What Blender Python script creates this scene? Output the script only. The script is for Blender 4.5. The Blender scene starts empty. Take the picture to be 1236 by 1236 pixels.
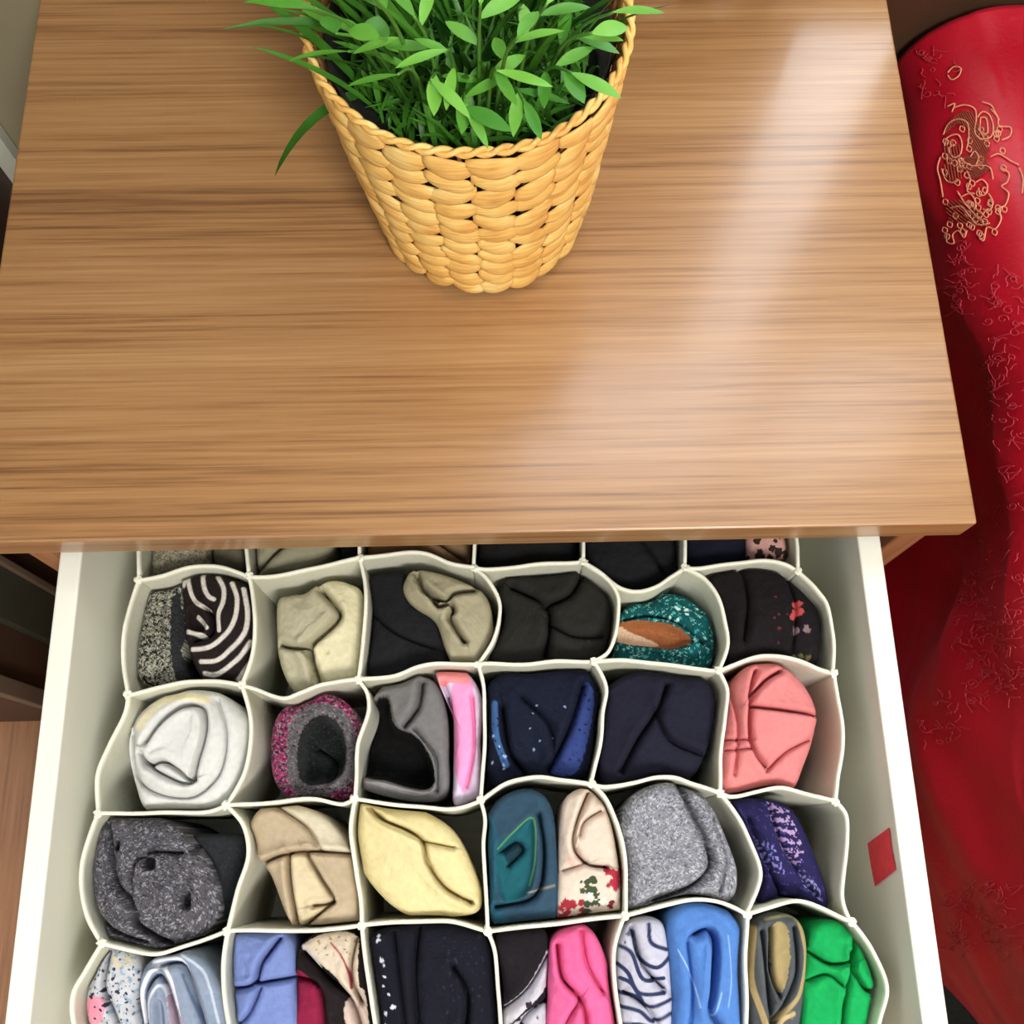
import bpy, bmesh, math, random
import numpy as np
from mathutils import Vector, Matrix
from mathutils.bvhtree import BVHTree

# ------------------------------------------------------------------ camera
CAM = np.array([0.0, -0.1597, 1.022])
F_PX, PITCH, ROLL, YAW = 1239.96, 71.816, -1.838, -3.096
_a, _r, _w = math.radians(PITCH), math.radians(ROLL), math.radians(YAW)
_F = np.array([0, math.cos(_a), -math.sin(_a)]); _U = np.array([0, math.sin(_a), math.cos(_a)]); _R = np.array([1., 0, 0])
_U2 = _U*math.cos(_r)+_R*math.sin(_r); _R2 = _R*math.cos(_r)-_U*math.sin(_r)
_Z = np.array([[math.cos(_w), -math.sin(_w), 0], [math.sin(_w), math.cos(_w), 0], [0, 0, 1]])
CF, CU, CR = _Z@_F, _Z@_U2, _Z@_R2
cd = bpy.data.cameras.new('camera'); cam = bpy.data.objects.new('camera', cd)
bpy.context.scene.collection.objects.link(cam)
cam.matrix_world = Matrix(((CR[0], CU[0], -CF[0], CAM[0]), (CR[1], CU[1], -CF[1], CAM[1]), (CR[2], CU[2], -CF[2], CAM[2]), (0, 0, 0, 1)))
cd.sensor_width = 36; cd.lens = 36*F_PX/1236; cd.clip_start = 0.01
S = bpy.context.scene; S.camera = cam

# ------------------------------------------------------------------ world, lights, exposure
def lin(c):
    c = np.asarray(c, float)/255.0
    return np.where(c <= 0.04045, c/12.92, ((c+0.055)/1.055)**2.4)
wd = bpy.data.worlds.new('world'); S.world = wd; wd.use_nodes = True
bg = wd.node_tree.nodes['Background']; bg.inputs[0].default_value = (0.95, 0.98, 1.0, 1); bg.inputs[1].default_value = 0.85
def area(name, loc, aim, size, power, col=(1, 1, 1), sy=None):
    l = bpy.data.lights.new(name, 'AREA'); l.energy = power; l.color = col; l.size = size
    if sy: l.shape = 'RECTANGLE'; l.size_y = sy
    o = bpy.data.objects.new(name, l); S.collection.objects.link(o); o.location = loc
    o.rotation_euler = (Vector(aim)-Vector(loc)).to_track_quat('-Z', 'Y').to_euler(); return o
area('ceiling_lamp_light', (0.45, -1.15, 2.0), (0.0, 0.0, 0.4), 0.5, 31, (1.0, 0.97, 0.90))
area('window_daylight', (0.38, 0.62, 1.25), (0.38, 0.0, 1.2), 0.8, 33, (0.84, 0.92, 1.0), 1.5)
S.view_settings.view_transform = 'Standard'; S.view_settings.look = 'None'
S.view_settings.gamma = 1; S.view_settings.use_curve_mapping = False
S.view_settings.exposure = 0.18

# ------------------------------------------------------------------ helpers
C = S.collection
rng = np.random.default_rng(7); random.seed(7)
def ray(u, v):
    u = np.asarray(u, float); v = np.asarray(v, float)
    return CF*F_PX + np.multiply.outer(u-618, CR) - np.multiply.outer(v-618, CU)
def P(u, v, z):
    d = ray(u, v); t = (z-CAM[2])/d[..., 2]
    return CAM + d*t[..., None]
def proj(p):
    q = np.asarray(p, float)-CAM; dz = q@CF
    return 618+F_PX*(q@CR)/dz, 618-F_PX*(q@CU)/dz
def link(name, me, parent=None):
    o = bpy.data.objects.new(name, me); C.objects.link(o)
    if parent is not None: o.parent = parent
    return o
def tag(o, label=None, cat=None, group=None, kind=None):
    if label: o['label'] = label
    if cat: o['category'] = cat
    if group: o['group'] = group
    if kind: o['kind'] = kind
    return o
def empty(name, loc=(0, 0, 0)):
    o = bpy.data.objects.new(name, None); C.objects.link(o); o.location = loc; o.empty_display_size = 0.02
    return o
def mesh(name, verts, faces, mat, smooth=True, loc=(0, 0, 0)):
    me = bpy.data.meshes.new(name)
    v = np.asarray(verts, float)-np.asarray(loc, float)
    me.from_pydata(v.tolist(), [], [list(map(int, f)) for f in faces]); me.materials.append(mat)
    if smooth: me.polygons.foreach_set('use_smooth', [True]*len(me.polygons))
    me.update(); return me
def box_me(name, a, b, mat, bev=0.0008, org=(0, 0, 0)):
    bm = bmesh.new(); bmesh.ops.create_cube(bm, size=1)
    for v in bm.verts:
        for i in range(3): v.co[i] = (a[i]+b[i])/2 - org[i] + v.co[i]*(b[i]-a[i])
    if bev: bmesh.ops.bevel(bm, geom=bm.edges[:], offset=bev, segments=2, affect='EDGES', profile=0.5)
    me = bpy.data.meshes.new(name); bm.to_mesh(me); bm.free(); me.materials.append(mat); return me
def box(name, a, b, mat, parent=None, bev=0.0008, org=(0, 0, 0)):
    return link(name, box_me(name, a, b, mat, bev, org), parent)
def crom(pts, closed=False, n=8):
    p = np.asarray(pts, float); m = len(p); out = []
    rngi = range(m) if closed else range(m-1)
    for i in rngi:
        if closed: p0, p1, p2, p3 = p[(i-1) % m], p[i], p[(i+1) % m], p[(i+2) % m]
        else: p0, p1, p2, p3 = p[max(i-1, 0)], p[i], p[i+1], p[min(i+2, m-1)]
        for k in range(n):
            t = k/n
            out.append(0.5*((2*p1)+(-p0+p2)*t+(2*p0-5*p1+4*p2-p3)*t*t+(-p0+3*p1-3*p2+p3)*t**3))
    if not closed: out.append(p[-1])
    return np.array(out)
def tube(pts, rad, seg=6, flat=1.0):
    """swept round tube; returns verts, faces"""
    p = np.asarray(pts, float); n = len(p)
    r = np.full(n, rad) if np.isscalar(rad) else np.asarray(rad)
    t = np.gradient(p, axis=0); t /= np.linalg.norm(t, axis=1)[:, None]+1e-12
    up = np.array([0, 0, 1.0]); V = []; 
    for i in range(n):
        a = np.cross(t[i], up); 
        if np.linalg.norm(a) < 1e-3: a = np.cross(t[i], [0, 1, 0])
        a /= np.linalg.norm(a); b = np.cross(a, t[i])
        for k in range(seg):
            th = 2*math.pi*k/seg; V.append(p[i]+r[i]*(a*math.cos(th)+b*math.sin(th)*flat))
    Fc = [(i*seg+k, i*seg+(k+1) % seg, (i+1)*seg+(k+1) % seg, (i+1)*seg+k) for i in range(n-1) for k in range(seg)]
    Fc += [tuple(range(seg))[::-1], tuple((n-1)*seg+k for k in range(seg))]
    return V, Fc
def snoise(u, v, seed, scale=20.0, octaves=3, rough=0.55):
    g = np.random.default_rng(seed); out = np.zeros_like(u, dtype=float); amp = 1.0; tot = 0
    for o in range(octaves):
        s = 0
        for k in range(6):
            a = g.uniform(0, 2*math.pi); f = g.uniform(0.7, 1.3)*2*math.pi/scale
            s = s+np.sin((u*math.cos(a)+v*math.sin(a))*f+g.uniform(0, 6.28)+0.8*np.sin((u*math.sin(a)-v*math.cos(a))*f*0.7+k))
        out += amp*s/6*1.6; tot += amp; amp *= rough; scale /= 2.1
    return out/tot
def inpoly(u, v, poly):
    poly = np.asarray(poly, float); x, y = poly[:, 0], poly[:, 1]; c = np.zeros(np.shape(u), bool); j = len(x)-1
    for i in range(len(x)):
        if y[i] != y[j]:
            c ^= ((y[i] > v) != (y[j] > v)) & (u < (x[j]-x[i])*(v-y[i])/(y[j]-y[i])+x[i])
        j = i
    return c
def dline(u, v, pts):
    """distance to polyline, signed side"""
    p = np.asarray(pts, float); best = np.full(np.shape(u), 1e9); side = np.zeros(np.shape(u))
    for i in range(len(p)-1):
        a, b = p[i], p[i+1]; d = b-a; L = d@d+1e-9
        t = np.clip(((u-a[0])*d[0]+(v-a[1])*d[1])/L, 0, 1)
        dx, dy = u-a[0]-t*d[0], v-a[1]-t*d[1]; ds = np.hypot(dx, dy); s = np.sign(d[0]*dy-d[1]*dx)
        m = ds < best; best = np.where(m, ds, best); side = np.where(m, s, side)
    return best, side

# ------------------------------------------------------------------ materials
def nt(name):
    m = bpy.data.materials.new(name); m.use_nodes = True
    return m, m.node_tree.nodes, m.node_tree.links, m.node_tree.nodes['Principled BSDF']
def plain(name, col, rough=0.5, var=0.06, scale=60, bump=0.0, bscale=400, metallic=0, coat=0, sheen=0):
    m, n, l, b = nt(name); c = lin(col)
    tx = n.new('ShaderNodeTexCoord'); no = n.new('ShaderNodeTexNoise'); no.inputs['Scale'].default_value = scale; no.inputs['Detail'].default_value = 4
    l.new(tx.outputs['Object'], no.inputs['Vector'])
    rp = n.new('ShaderNodeValToRGB'); rp.color_ramp.elements[0].position = 0.3; rp.color_ramp.elements[1].position = 0.7
    rp.color_ramp.elements[0].color = (*np.clip(c*(1-var), 0, 1), 1); rp.color_ramp.elements[1].color = (*np.clip(c*(1+var), 0, 1), 1)
    l.new(no.outputs['Fac'], rp.inputs['Fac']); l.new(rp.outputs[0], b.inputs['Base Color'])
    b.inputs['Roughness'].default_value = rough; b.inputs['Metallic'].default_value = metallic
    b.inputs['Coat Weight'].default_value = coat; b.inputs['Sheen Weight'].default_value = sheen
    if bump:
        n2 = n.new('ShaderNodeTexNoise'); n2.inputs['Scale'].default_value = bscale; n2.inputs['Detail'].default_value = 3
        l.new(tx.outputs['Object'], n2.inputs['Vector'])
        bp = n.new('ShaderNodeBump'); bp.inputs['Strength'].default_value = bump; bp.inputs['Distance'].default_value = 0.001
        l.new(n2.outputs['Fac'], bp.inputs['Height']); l.new(bp.outputs[0], b.inputs['Normal'])
    return m
def wood(name, dark, mid, light, rough=0.38, coat=0.0, k=1.0, axis=0):
    m, n, l, b = nt(name); tx = n.new('ShaderNodeTexCoord')
    def stretched(sx, sy, sc, det, dist=0.0, w=0.0):
        mp = n.new('ShaderNodeMapping'); s = (sx, sy, sy) if axis == 0 else ((sy, sx, sy) if axis == 1 else (sy, sy, sx)); mp.inputs['Scale'].default_value = s
        mp.inputs['Location'].default_value = (w, w*1.7, 0.3)
        l.new(tx.outputs['Object'], mp.inputs['Vector']); no = n.new('ShaderNodeTexNoise')
        no.inputs['Scale'].default_value = sc; no.inputs['Detail'].default_value = det; no.inputs['Distortion'].default_value = dist
        no.inputs['Roughness'].default_value = 0.6
        l.new(mp.outputs[0], no.inputs['Vector']); return no
    a = stretched(0.9, 24*k, 1.0, 2, 0.2); c = stretched(2.2, 260*k, 1.0, 4, 0.12, 3.1); d = stretched(14, 620*k, 1.0, 2, 0.0, 5.5)
    def mixv(x, y, f):
        q = n.new('ShaderNodeMix'); q.data_type = 'FLOAT'; q.inputs[0].default_value = f
        l.new(x, q.inputs[2]); l.new(y, q.inputs[3]); return q.outputs[0]
    h = mixv(mixv(a.outputs['Fac'], c.outputs['Fac'], 0.58), d.outputs['Fac'], 0.30)
    rp = n.new('ShaderNodeValToRGB'); e = rp.color_ramp.elements
    e[0].position = 0.36; e[0].color = (*lin(dark), 1); e[1].position = 0.66; e[1].color = (*lin(light), 1)
    q = e.new(0.48); q.color = (*lin(mid), 1)
    l.new(h, rp.inputs['Fac']); l.new(rp.outputs[0], b.inputs['Base Color'])
    b.inputs['Roughness'].default_value = rough; b.inputs['Coat Weight'].default_value = coat; b.inputs['Coat Roughness'].default_value = 0.16
    bp = n.new('ShaderNodeBump'); bp.inputs['Strength'].default_value = 0.12; bp.inputs['Distance'].default_value = 0.0004
    l.new(c.outputs['Fac'], bp.inputs['Height']); l.new(bp.outputs[0], b.inputs['Normal'])
    return m
def cloth(name, bscale, bstr, rough=0.9, mott=0.12, mscale=700, sheen=0.0):
    m, n, l, b = nt(name); at = n.new('ShaderNodeAttribute'); at.attribute_name = 'Col'
    tx = n.new('ShaderNodeTexCoord'); no = n.new('ShaderNodeTexNoise'); no.inputs['Scale'].default_value = mscale; no.inputs['Detail'].default_value = 3
    l.new(tx.outputs['Object'], no.inputs['Vector'])
    mr = n.new('ShaderNodeMapRange'); mr.inputs[1].default_value = 0.3; mr.inputs[2].default_value = 0.7
    mr.inputs[3].default_value = 1-mott; mr.inputs[4].default_value = 1+mott; l.new(no.outputs['Fac'], mr.inputs[0])
    vm = n.new('ShaderNodeVectorMath'); vm.operation = 'SCALE'; l.new(at.outputs['Color'], vm.inputs[0]); l.new(mr.outputs[0], vm.inputs['Scale'])
    l.new(vm.outputs[0], b.inputs['Base Color']); b.inputs['Roughness'].default_value = rough; b.inputs['Sheen Weight'].default_value = sheen; b.inputs['Specular IOR Level'].default_value = 0.15
    n2 = n.new('ShaderNodeTexNoise'); n2.inputs['Scale'].default_value = bscale; n2.inputs['Detail'].default_value = 3
    l.new(tx.outputs['Object'], n2.inputs['Vector'])
    bp = n.new('ShaderNodeBump'); bp.inputs['Strength'].default_value = bstr; bp.inputs['Distance'].default_value = 0.001
    l.new(n2.outputs['Fac'], bp.inputs['Height']); l.new(bp.outputs[0], b.inputs['Normal'])
    return m
M = dict(
    top=wood('wood_laminate_top', (122, 84, 52), (162, 118, 75), (184, 142, 97), rough=0.36, coat=0.45),
    side=wood('wood_laminate_side', (104, 66, 42), (150, 100, 66), (178, 128, 88), rough=0.5, axis=2),
    floor=wood('floor_oak', (118, 78, 48), (152, 105, 70), (172, 124, 86), rough=0.45, k=0.5, axis=1),
    dark=plain('dark_brown_panel', (70, 50, 38), 0.5, 0.12, 20),
    darktrim=plain('dark_green_grey_trim', (62, 64, 52), 0.5, 0.1, 30),
    trim=plain('brown_grey_trim', (112, 96, 82), 0.5, 0.1, 30),
    wall=plain('wall_paint', (150, 140, 112), 0.9, 0.05, 8, 0.1, 200),
    white=plain('white_melamine', (232, 231, 218), 0.45, 0.015, 14),
    nonwoven=plain('nonwoven_fabric', (246, 245, 228), 0.95, 0.03, 300, 0.35, 900),
    sticker=plain('red_sticker', (236, 52, 70), 0.6, 0.1, 150),
    headboard=plain('headboard_brown', (74, 50, 34), 0.5, 0.12, 15),
    straw=None, liner=plain('black_liner', (26, 28, 22), 0.9, 0.3, 200, 0.4, 300),
    rug=plain('dark_grey_rug', (84, 88, 84), 1.0, 0.15, 120, 0.8, 500),
    mattress=plain('mattress_ticking', (200, 195, 185), 0.9, 0.03, 60),
    frame=plain('bed_frame_dark', (60, 45, 36), 0.6, 0.1, 20),
    glass=None,
    curtain=plain('curtain_cream', (205, 205, 190), 0.95, 0.04, 60, 0.3, 500),
    smooth=cloth('cloth_smooth', 500, 0.25, mscale=300, mott=0.06),
    knit=cloth('cloth_knit', 900, 0.5, mott=0.14),
    terry=cloth('cloth_terry', 700, 1.0, mott=0.35, mscale=1100, sheen=0.05),
)

_m = M['nonwoven']; _n = _m.node_tree.nodes; _l = _m.node_tree.links; _b = _n['Principled BSDF']; _o = _n['Material Output']
_t = _n.new('ShaderNodeBsdfTranslucent'); _t.inputs[0].default_value = (0.92, 0.92, 0.84, 1); _x = _n.new('ShaderNodeMixShader'); _x.inputs[0].default_value = 0.18
_l.new(_b.outputs[0], _x.inputs[1]); _l.new(_t.outputs[0], _x.inputs[2]); _l.new(_x.outputs[0], _o.inputs[0])
# ------------------------------------------------------------------ room shell
fl = link('floor', mesh('floor', [(-1.6, -1.6, -0.012), (1.9, -1.6, -0.012), (1.9, 0.40, -0.012), (-1.6, 0.40, -0.012),
     (-1.6, -1.6, -0.03), (1.9, -1.6, -0.03), (1.9, 0.40, -0.03), (-1.6, 0.40, -0.03)],
     [(0, 1, 2, 3), (7, 6, 5, 4), (0, 4, 5, 1), (1, 5, 6, 2), (2, 6, 7, 3), (3, 7, 4, 0)], M['dark'], False)); tag(fl, kind='structure')
pl = box_me('plank', (-0.058, -0.99, -0.012), (0.058, 0.99, 0.0), M['floor'], 0.001)
for i in range(30):
    o = link('plank', pl, fl); o.location = (-1.54+i*0.1175, -0.60+0.0*(i % 2), 0)
# back wall with a window above the nightstand (seen only as a reflection in the top)
W0, W1, Z0, Z1, YW = -0.02, 0.78, 0.56, 1.95, 0.386
wv = [];
def wallbox(name, a, b, m): return tag(box(name, a, b, m, None, 0), kind='structure')
bmw = bmesh.new()
for a, b in (((-0.70, 0), (W0, 2.4)), ((W1, 0), (1.9, 2.4)), ((W0, 0), (W1, Z0)), ((W0, Z1), (W1, 2.4))):
    r = bmesh.ops.create_cube(bmw, size=1)
    for v in r['verts']:
        v.co = ((a[0]+b[0])/2+v.co.x*(b[0]-a[0]), YW+0.05+v.co.y*0.1, (a[1]+b[1])/2+v.co.z*(b[1]-a[1]))
me = bpy.data.meshes.new('wall_back'); bmw.to_mesh(me); bmw.free(); me.materials.append(M['wall']); tag(link('wall_back', me), kind='structure')
g, n, l, b = nt('window_glass'); b.inputs['Transmission Weight'].default_value = 1; b.inputs['Roughness'].default_value = 0.0; b.inputs['IOR'].default_value = 1.05; M['glass'] = g
wn = tag(empty('window_1', (0, YW+0.05, 0)), kind='structure')
for a, b in (((W0, Z0), (W0+0.035, Z1)), ((W1-0.035, Z0), (W1, Z1)), ((W0, Z0), (W1, Z0+0.035)), ((W0, Z1-0.035), (W1, Z1)), ((0.37, Z0), (0.40, Z1))):
    box('window_frame', (a[0], -0.02, a[1]), (b[0], 0.02, b[1]), M['white'], wn, 0.002)
box('pane', (W0+0.03, -0.003, Z0+0.03), (0.372, 0.003, Z1-0.03), M['glass'], wn, 0)
box('pane', (0.398, -0.003, Z0+0.03), (W1-0.03, 0.003, Z1-0.03), M['glass'], wn, 0)
# unseen cafe curtains, added so their gap narrows the daylight streak on the top
def curtain(x0, x1, label):
    n = 90; V = []; Fc = []
    for j, z in enumerate((0.53, 0.75, 1.03)):
        for i in range(n+1):
            x = x0+(x1-x0)*i/n; V.append((x, YW-0.018+0.010*math.sin(x*150+j*0.3), z))
    for j in range(2):
        for i in range(n): a = j*(n+1)+i; Fc.append((a, a+1, a+n+2, a+n+1))
    o = link('added_cafe_curtain', mesh('added_cafe_curtain', V, Fc, M['curtain'])); sm = o.modifiers.new('thick', 'SOLIDIFY'); sm.thickness = 0.0015
    tag(o, label, 'curtain', 'added cafe curtains on the window'); return o
CUR = [(-0.06, 0.218), (0.282, 0.82)]
curtain(*CUR[0], 'added short cream curtain on the back window, the narrow one directly behind the potted plant')
curtain(*CUR[1], 'added short cream curtain on the back window, the wide one on the red bed side')
# the rest of the room, behind and beside the viewer
tag(box('wall_front', (-1.6, -1.72, 0), (1.9, -1.62, 2.4), M['wall'], None, 0), kind='structure')
tag(box('wall_right', (1.9, -1.6, 0), (2.0, 0.38, 2.4), M['wall'], None, 0), kind='structure')
# left wall: dark closet front with vertical trims, running towards the viewer and ending just in front of the nightstand
XL = -0.388
wl = tag(box('wall_left', (XL-0.12, -0.030, 0), (XL-0.006, YW, 2.4), M['dark'], None, 0.001), kind='structure')
for y0, y1, dx, m in ((-0.036, -0.022, 0.004, 'trim'), (0.020, 0.060, 0.002, 'darktrim'), (0.060, 0.066, 0.006, 'trim'), (0.13, 0.137, 0.003, 'darktrim'), (0.373, YW-0.001, 0.010, 'curtain')):
    box('trim_strip', (XL-0.006, y0, 0.0), (XL+dx, y1, 2.4), M[m], wl, 0.001)

# ------------------------------------------------------------------ nightstand
TZ = 0.5; TX0, TX1 = -0.2830, 0.2584
CX0, CX1 = -0.2620, 0.2450
ns = tag(empty('nightstand'), 'brown wood-grain nightstand with its white top drawer pulled open', 'nightstand')
box('top_panel', (TX0, 0.0, TZ-0.022), (TX1, 0.372, TZ), M['top'], ns, 0.0012)
box('side_panel', (CX0, 0.004, 0), (CX0+0.016, 0.368, TZ-0.022), M['side'], ns)
box('side_panel', (CX1-0.016, 0.004, 0), (CX1, 0.368, TZ-0.022), M['side'], ns)
box('back_panel', (CX0+0.016, 0.36, 0.04), (CX1-0.016, 0.368, TZ-0.022), M['side'], ns)
box('shelf_panel', (CX0+0.016, 0.02, 0.295), (CX1-0.016, 0.36, 0.31), M['side'], ns)
box('bottom_panel', (CX0+0.016, 0.02, 0.04), (CX1-0.016, 0.36, 0.055), M['side'], ns)
lf = box('drawer_front', (CX0+0.002, -0.014, 0.05), (CX1-0.002, 0.003, 0.30), M['side'], ns, 0.001)
box('handle', (-0.07, -0.034, 0.19), (0.055, -0.026, 0.20), M['trim'], lf, 0.002)
RZ = 0.467; DX0, DI0, DI1, DX1 = -0.2434, -0.2310, 0.2050, 0.2180; DY0, DY1 = -0.33, 0.075
dr = empty('drawer'); dr.parent = ns; dr['label'] = 'white open drawer'
box('drawer_side', (DX0, DY0, 0.335), (DI0, DY1, RZ), M['white'], dr, 0.0012)
box('drawer_side', (DI1, DY0, 0.335), (DX1, DY1, RZ), M['white'], dr, 0.0012)
box('drawer_back', (DI0, DY1-0.012, 0.335), (DI1, DY1, RZ), M['white'], dr)
box('drawer_bottom', (DI0, DY0, 0.337), (DI1, DY1-0.012, 0.343), M['white'], dr, 0)
box('drawer_front', (CX0+0.002, DY0-0.018, 0.312), (CX1-0.002, DY0, 0.476), M['side'], dr, 0.001)
box('handle', (-0.07, DY0-0.042, 0.40), (0.055, DY0-0.030, 0.41), M['trim'], dr, 0.002)
# red sticker on the inner face of the right drawer side
sv = []
for off in (0.0002, 0.0008):
    for u, v in ((1047, 1018), (1073, 999), (1076, 1025), (1081, 1050), (1056, 1070), (1051, 1045)):
        d = ray(u, v); t = (DI1-off-CAM[0])/d[0]; sv.append(CAM+d*t)
st = link('sticker', mesh('sticker', sv, [(6, 7, 8, 9, 10, 11), (5, 4, 3, 2, 1, 0)]+[(i, (i+1) % 6, 6+(i+1) % 6, 6+i) for i in range(6)], M['sticker'], False), dr); st['label'] = 'small red sticker'

# ------------------------------------------------------------------ honeycomb organiser
OZ, OB = 0.448, 0.3445
def tr(o, s, pts): return [(o[0]+x/s, o[1]+y/s) for x, y in pts]
def c2(*p): return tr((140, 640), 2.687, p)
def c3(*p): return tr((560, 640), 2.575, p)
def c4(*p): return tr((100, 780), 2.472, p)
def c5(*p): return tr((560, 780), 2.575, p)
def c6(*p): return tr((80, 940), 2.377, p)
def c7(*p): return tr((560, 940), 2.332, p)
def a6(*p): return tr((150, 670), 7.27, p)
def a7(*p): return tr((320, 670), 4.414, p)
N = [[(165, 590), (290, 588), (432, 592), (574, 585), (704, 590), (826, 588), (958, 590)],
     [(167, 699), (300, 695), (434, 673), (572, 685), (704, 677), (827, 684), (964, 689)],
     [(154, 838), (291, 827), (432, 820), (577, 802), (717, 798), (868, 809), (1007, 812)],
     [(118, 982), (273, 972), (428, 964), (580, 966), (714, 946), (869, 957), (1008, 967)],
     [(122, 1139), (274, 1124), (436, 1117), (588, 1124), (755, 1105), (902, 1104), (1028, 1113)],
     [(115, 1290), (285, 1285), (455, 1275), (606, 1285), (752, 1280), (902, 1280), (1050, 1290)]]
HM = [[[] for _ in range(6)],
      [[(196, 695), (229, 683), (259, 683), (285, 690)], [(340, 694), (380, 684), (415, 677)], [(480, 667), (515, 668), (545, 679)], [(586, 687), (614, 684), (660, 680)],
       [(723, 690), (746, 707), (770, 713), (793, 708), (810, 696)], [(850, 685), (894, 678), (921, 676), (948, 681)]],
      [[(196, 829), (226, 822), (259, 822)], [(308, 831), (341, 843), (363, 836), (389, 825)], [(475, 815), (505, 805), (534, 800)], [(591, 801), (638, 801), (676, 798)],
       [(754, 797), (793, 800), (832, 806)], [(890, 801), (917, 792), (941, 791), (964, 797), (987, 807)]],
      [[(181, 981), (245, 980)], [(310, 970), (359, 965), (383, 965), (411, 970)], [(464, 970), (504, 973), (545, 977)], [(607, 948), (630, 940), (653, 937), (680, 942)],
       [(731, 949), (766, 945), (793, 938), (816, 938), (836, 946)], [(886, 961), (917, 955), (944, 951), (972, 957)]],
      [[(152, 1146), (189, 1152), (223, 1142)], [(316, 1123), (374, 1124), (404, 1121)], [(484, 1113), (526, 1112), (551, 1114)], [(646, 1118), (697, 1112)],
       [(800, 1094), (834, 1086), (860, 1087), (882, 1094)], [(933, 1094), (963, 1088), (993, 1096)]],
      [[] for _ in range(6)]]
VM = [[[] for _ in range(7)],
      [[(158, 725), (149, 762), (148, 800)], [(304, 714), (307, 752), (304, 790)], [(440, 700), (441, 733), (438, 775)], [(586, 697), (602, 722), (603, 745), (594, 775)],
       [(732, 698), (746, 718), (747, 741), (742, 768), (733, 788)], [(848, 695), (864, 716), (874, 741), (879, 775)], [(987, 713), (1001, 733), (1006, 772)]],
      [[(150, 861), (132, 897), (118, 930), (116, 955)], [(301, 861), (302, 893), (294, 934)], [(443, 836), (444, 860), (432, 897), (430, 934)], [(584, 833), (585, 881), (583, 930)],
       [(732, 830), (728, 862), (724, 900)], [(879, 832), (875, 865), (871, 910)], [(1014, 850), (1018, 905), (1011, 943)]],
      [[(111, 998), (99, 1037), (97, 1070), (105, 1108)], [(293, 996), (299, 1033), (286, 1075)], [(423, 1003), (429, 1049), (435, 1085)], [(586, 990), (583, 1024), (587, 1079)],
       [(733, 966), (747, 1000), (756, 1051)], [(885, 978), (901, 1003), (917, 1047), (914, 1075)], [(1022, 985), (1024, 1017), (1018, 1055), (1018, 1085)]],
      [[(101, 1174), (87, 1201), (89, 1240)], [(269, 1160), (270, 1201), (276, 1240)], [(442, 1167), (448, 1209), (453, 1240)], [(597, 1150), (602, 1200), (604, 1240)],
       [(741, 1146), (744, 1197), (749, 1240)], [(901, 1146), (901, 1200)], [(1054, 1146), (1070, 1189), (1064, 1230)]]]
HA = [[crom([N[r][c]]+HM[r][c]+[N[r][c+1]], n=6) for c in range(6)] for r in range(6)]
VA = [[crom([N[r][c]]+VM[r][c]+[N[r+1][c]], n=6) for c in range(7)] for r in range(5)]
def cellpoly(r, c):
    return np.vstack([HA[r][c][:-1], VA[r][c+1][:-1], HA[r+1][c][::-1][:-1], VA[r][c][::-1][:-1]])
def ribbon(px, w=0.0007, bead=0.00100, wob=0.0):
    p = P(px[:, 0], px[:, 1], OZ)[:, :2]
    t = np.gradient(p, axis=0); t /= np.linalg.norm(t, axis=1)[:, None]+1e-12; nn = np.stack([-t[:, 1], t[:, 0]], 1)
    prof = [(-w, OB), (-w, OB+0.05), (-w, OZ-0.005), (-bead, OZ-0.0042), (-bead, OZ-0.0006), (-bead*.5, OZ), (bead*.5, OZ), (bead, OZ-0.0006), (bead, OZ-0.0042), (w, OZ-0.005), (w, OB+0.05), (w, OB)]
    V = []; k = len(prof); ph = rng.uniform(0, 6)
    L = np.r_[0, np.cumsum(np.linalg.norm(np.diff(p, axis=0), axis=1))]
    for i in range(len(p)):
        for a, z in prof:
            jit = 0.0007*math.sin(L[i]*170+ph)*(1 if z > OB+0.06 else 0)
            V.append((p[i, 0]+nn[i, 0]*(a+jit*.3), p[i, 1]+nn[i, 1]*(a+jit*.3), z+(jit if z > OB+0.06 else 0)))
    Fc = [(i*k+j, (i+1)*k+j, (i+1)*k+(j+1) % k, i*k+(j+1) % k) for i in range(len(p)-1) for j in range(k)]
    Fc += [tuple(range(k)), tuple((len(p)-1)*k+j for j in range(k))[::-1]]
    return V, Fc
og = tag(empty('drawer_organizer', (0, -0.13, OB)), 'white fabric honeycomb organizer of wavy cells filling the open drawer', 'organizer')
def pchild(name, V, Fc, mat, parent, smooth=True):
    me = mesh(name, V, Fc, mat, smooth, parent.location); return link(name, me, parent)
for r in range(6):
    px = np.vstack([HA[r][c][:-1] for c in range(6)]+[HA[r][5][-1:]]); pchild('divider_strip', *ribbon(px), M['nonwoven'], og)
for r in range(5):
    for c in range(7): pchild('cell_partition', *ribbon(VA[r][c]), M['nonwoven'], og)
bb = box('base_sheet', (DI0+0.006, DY0+0.01, OB-0.0012), (DI1-0.003, 0.05, OB), M['nonwoven'], og, 0, og.location)
bm = bmesh.new(); bmesh.ops.create_icosphere(bm, subdivisions=2, radius=0.0024)
for v in bm.verts: v.co *= rng.uniform(0.6, 1.35); v.co.z *= 0.7
km = bpy.data.meshes.new('stitch_knot'); bm.to_mesh(km); bm.free(); km.materials.append(M['nonwoven'])
for r in range(1, 5):
    for c in range(0, 7):
        o = link('stitch_knot', km, og); q = P(*N[r][c], OZ); o.location = Vector((q[0], q[1], OZ-0.0006))-og.location; o.rotation_euler = (0, 0, rng.uniform(0, 6))

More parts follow.
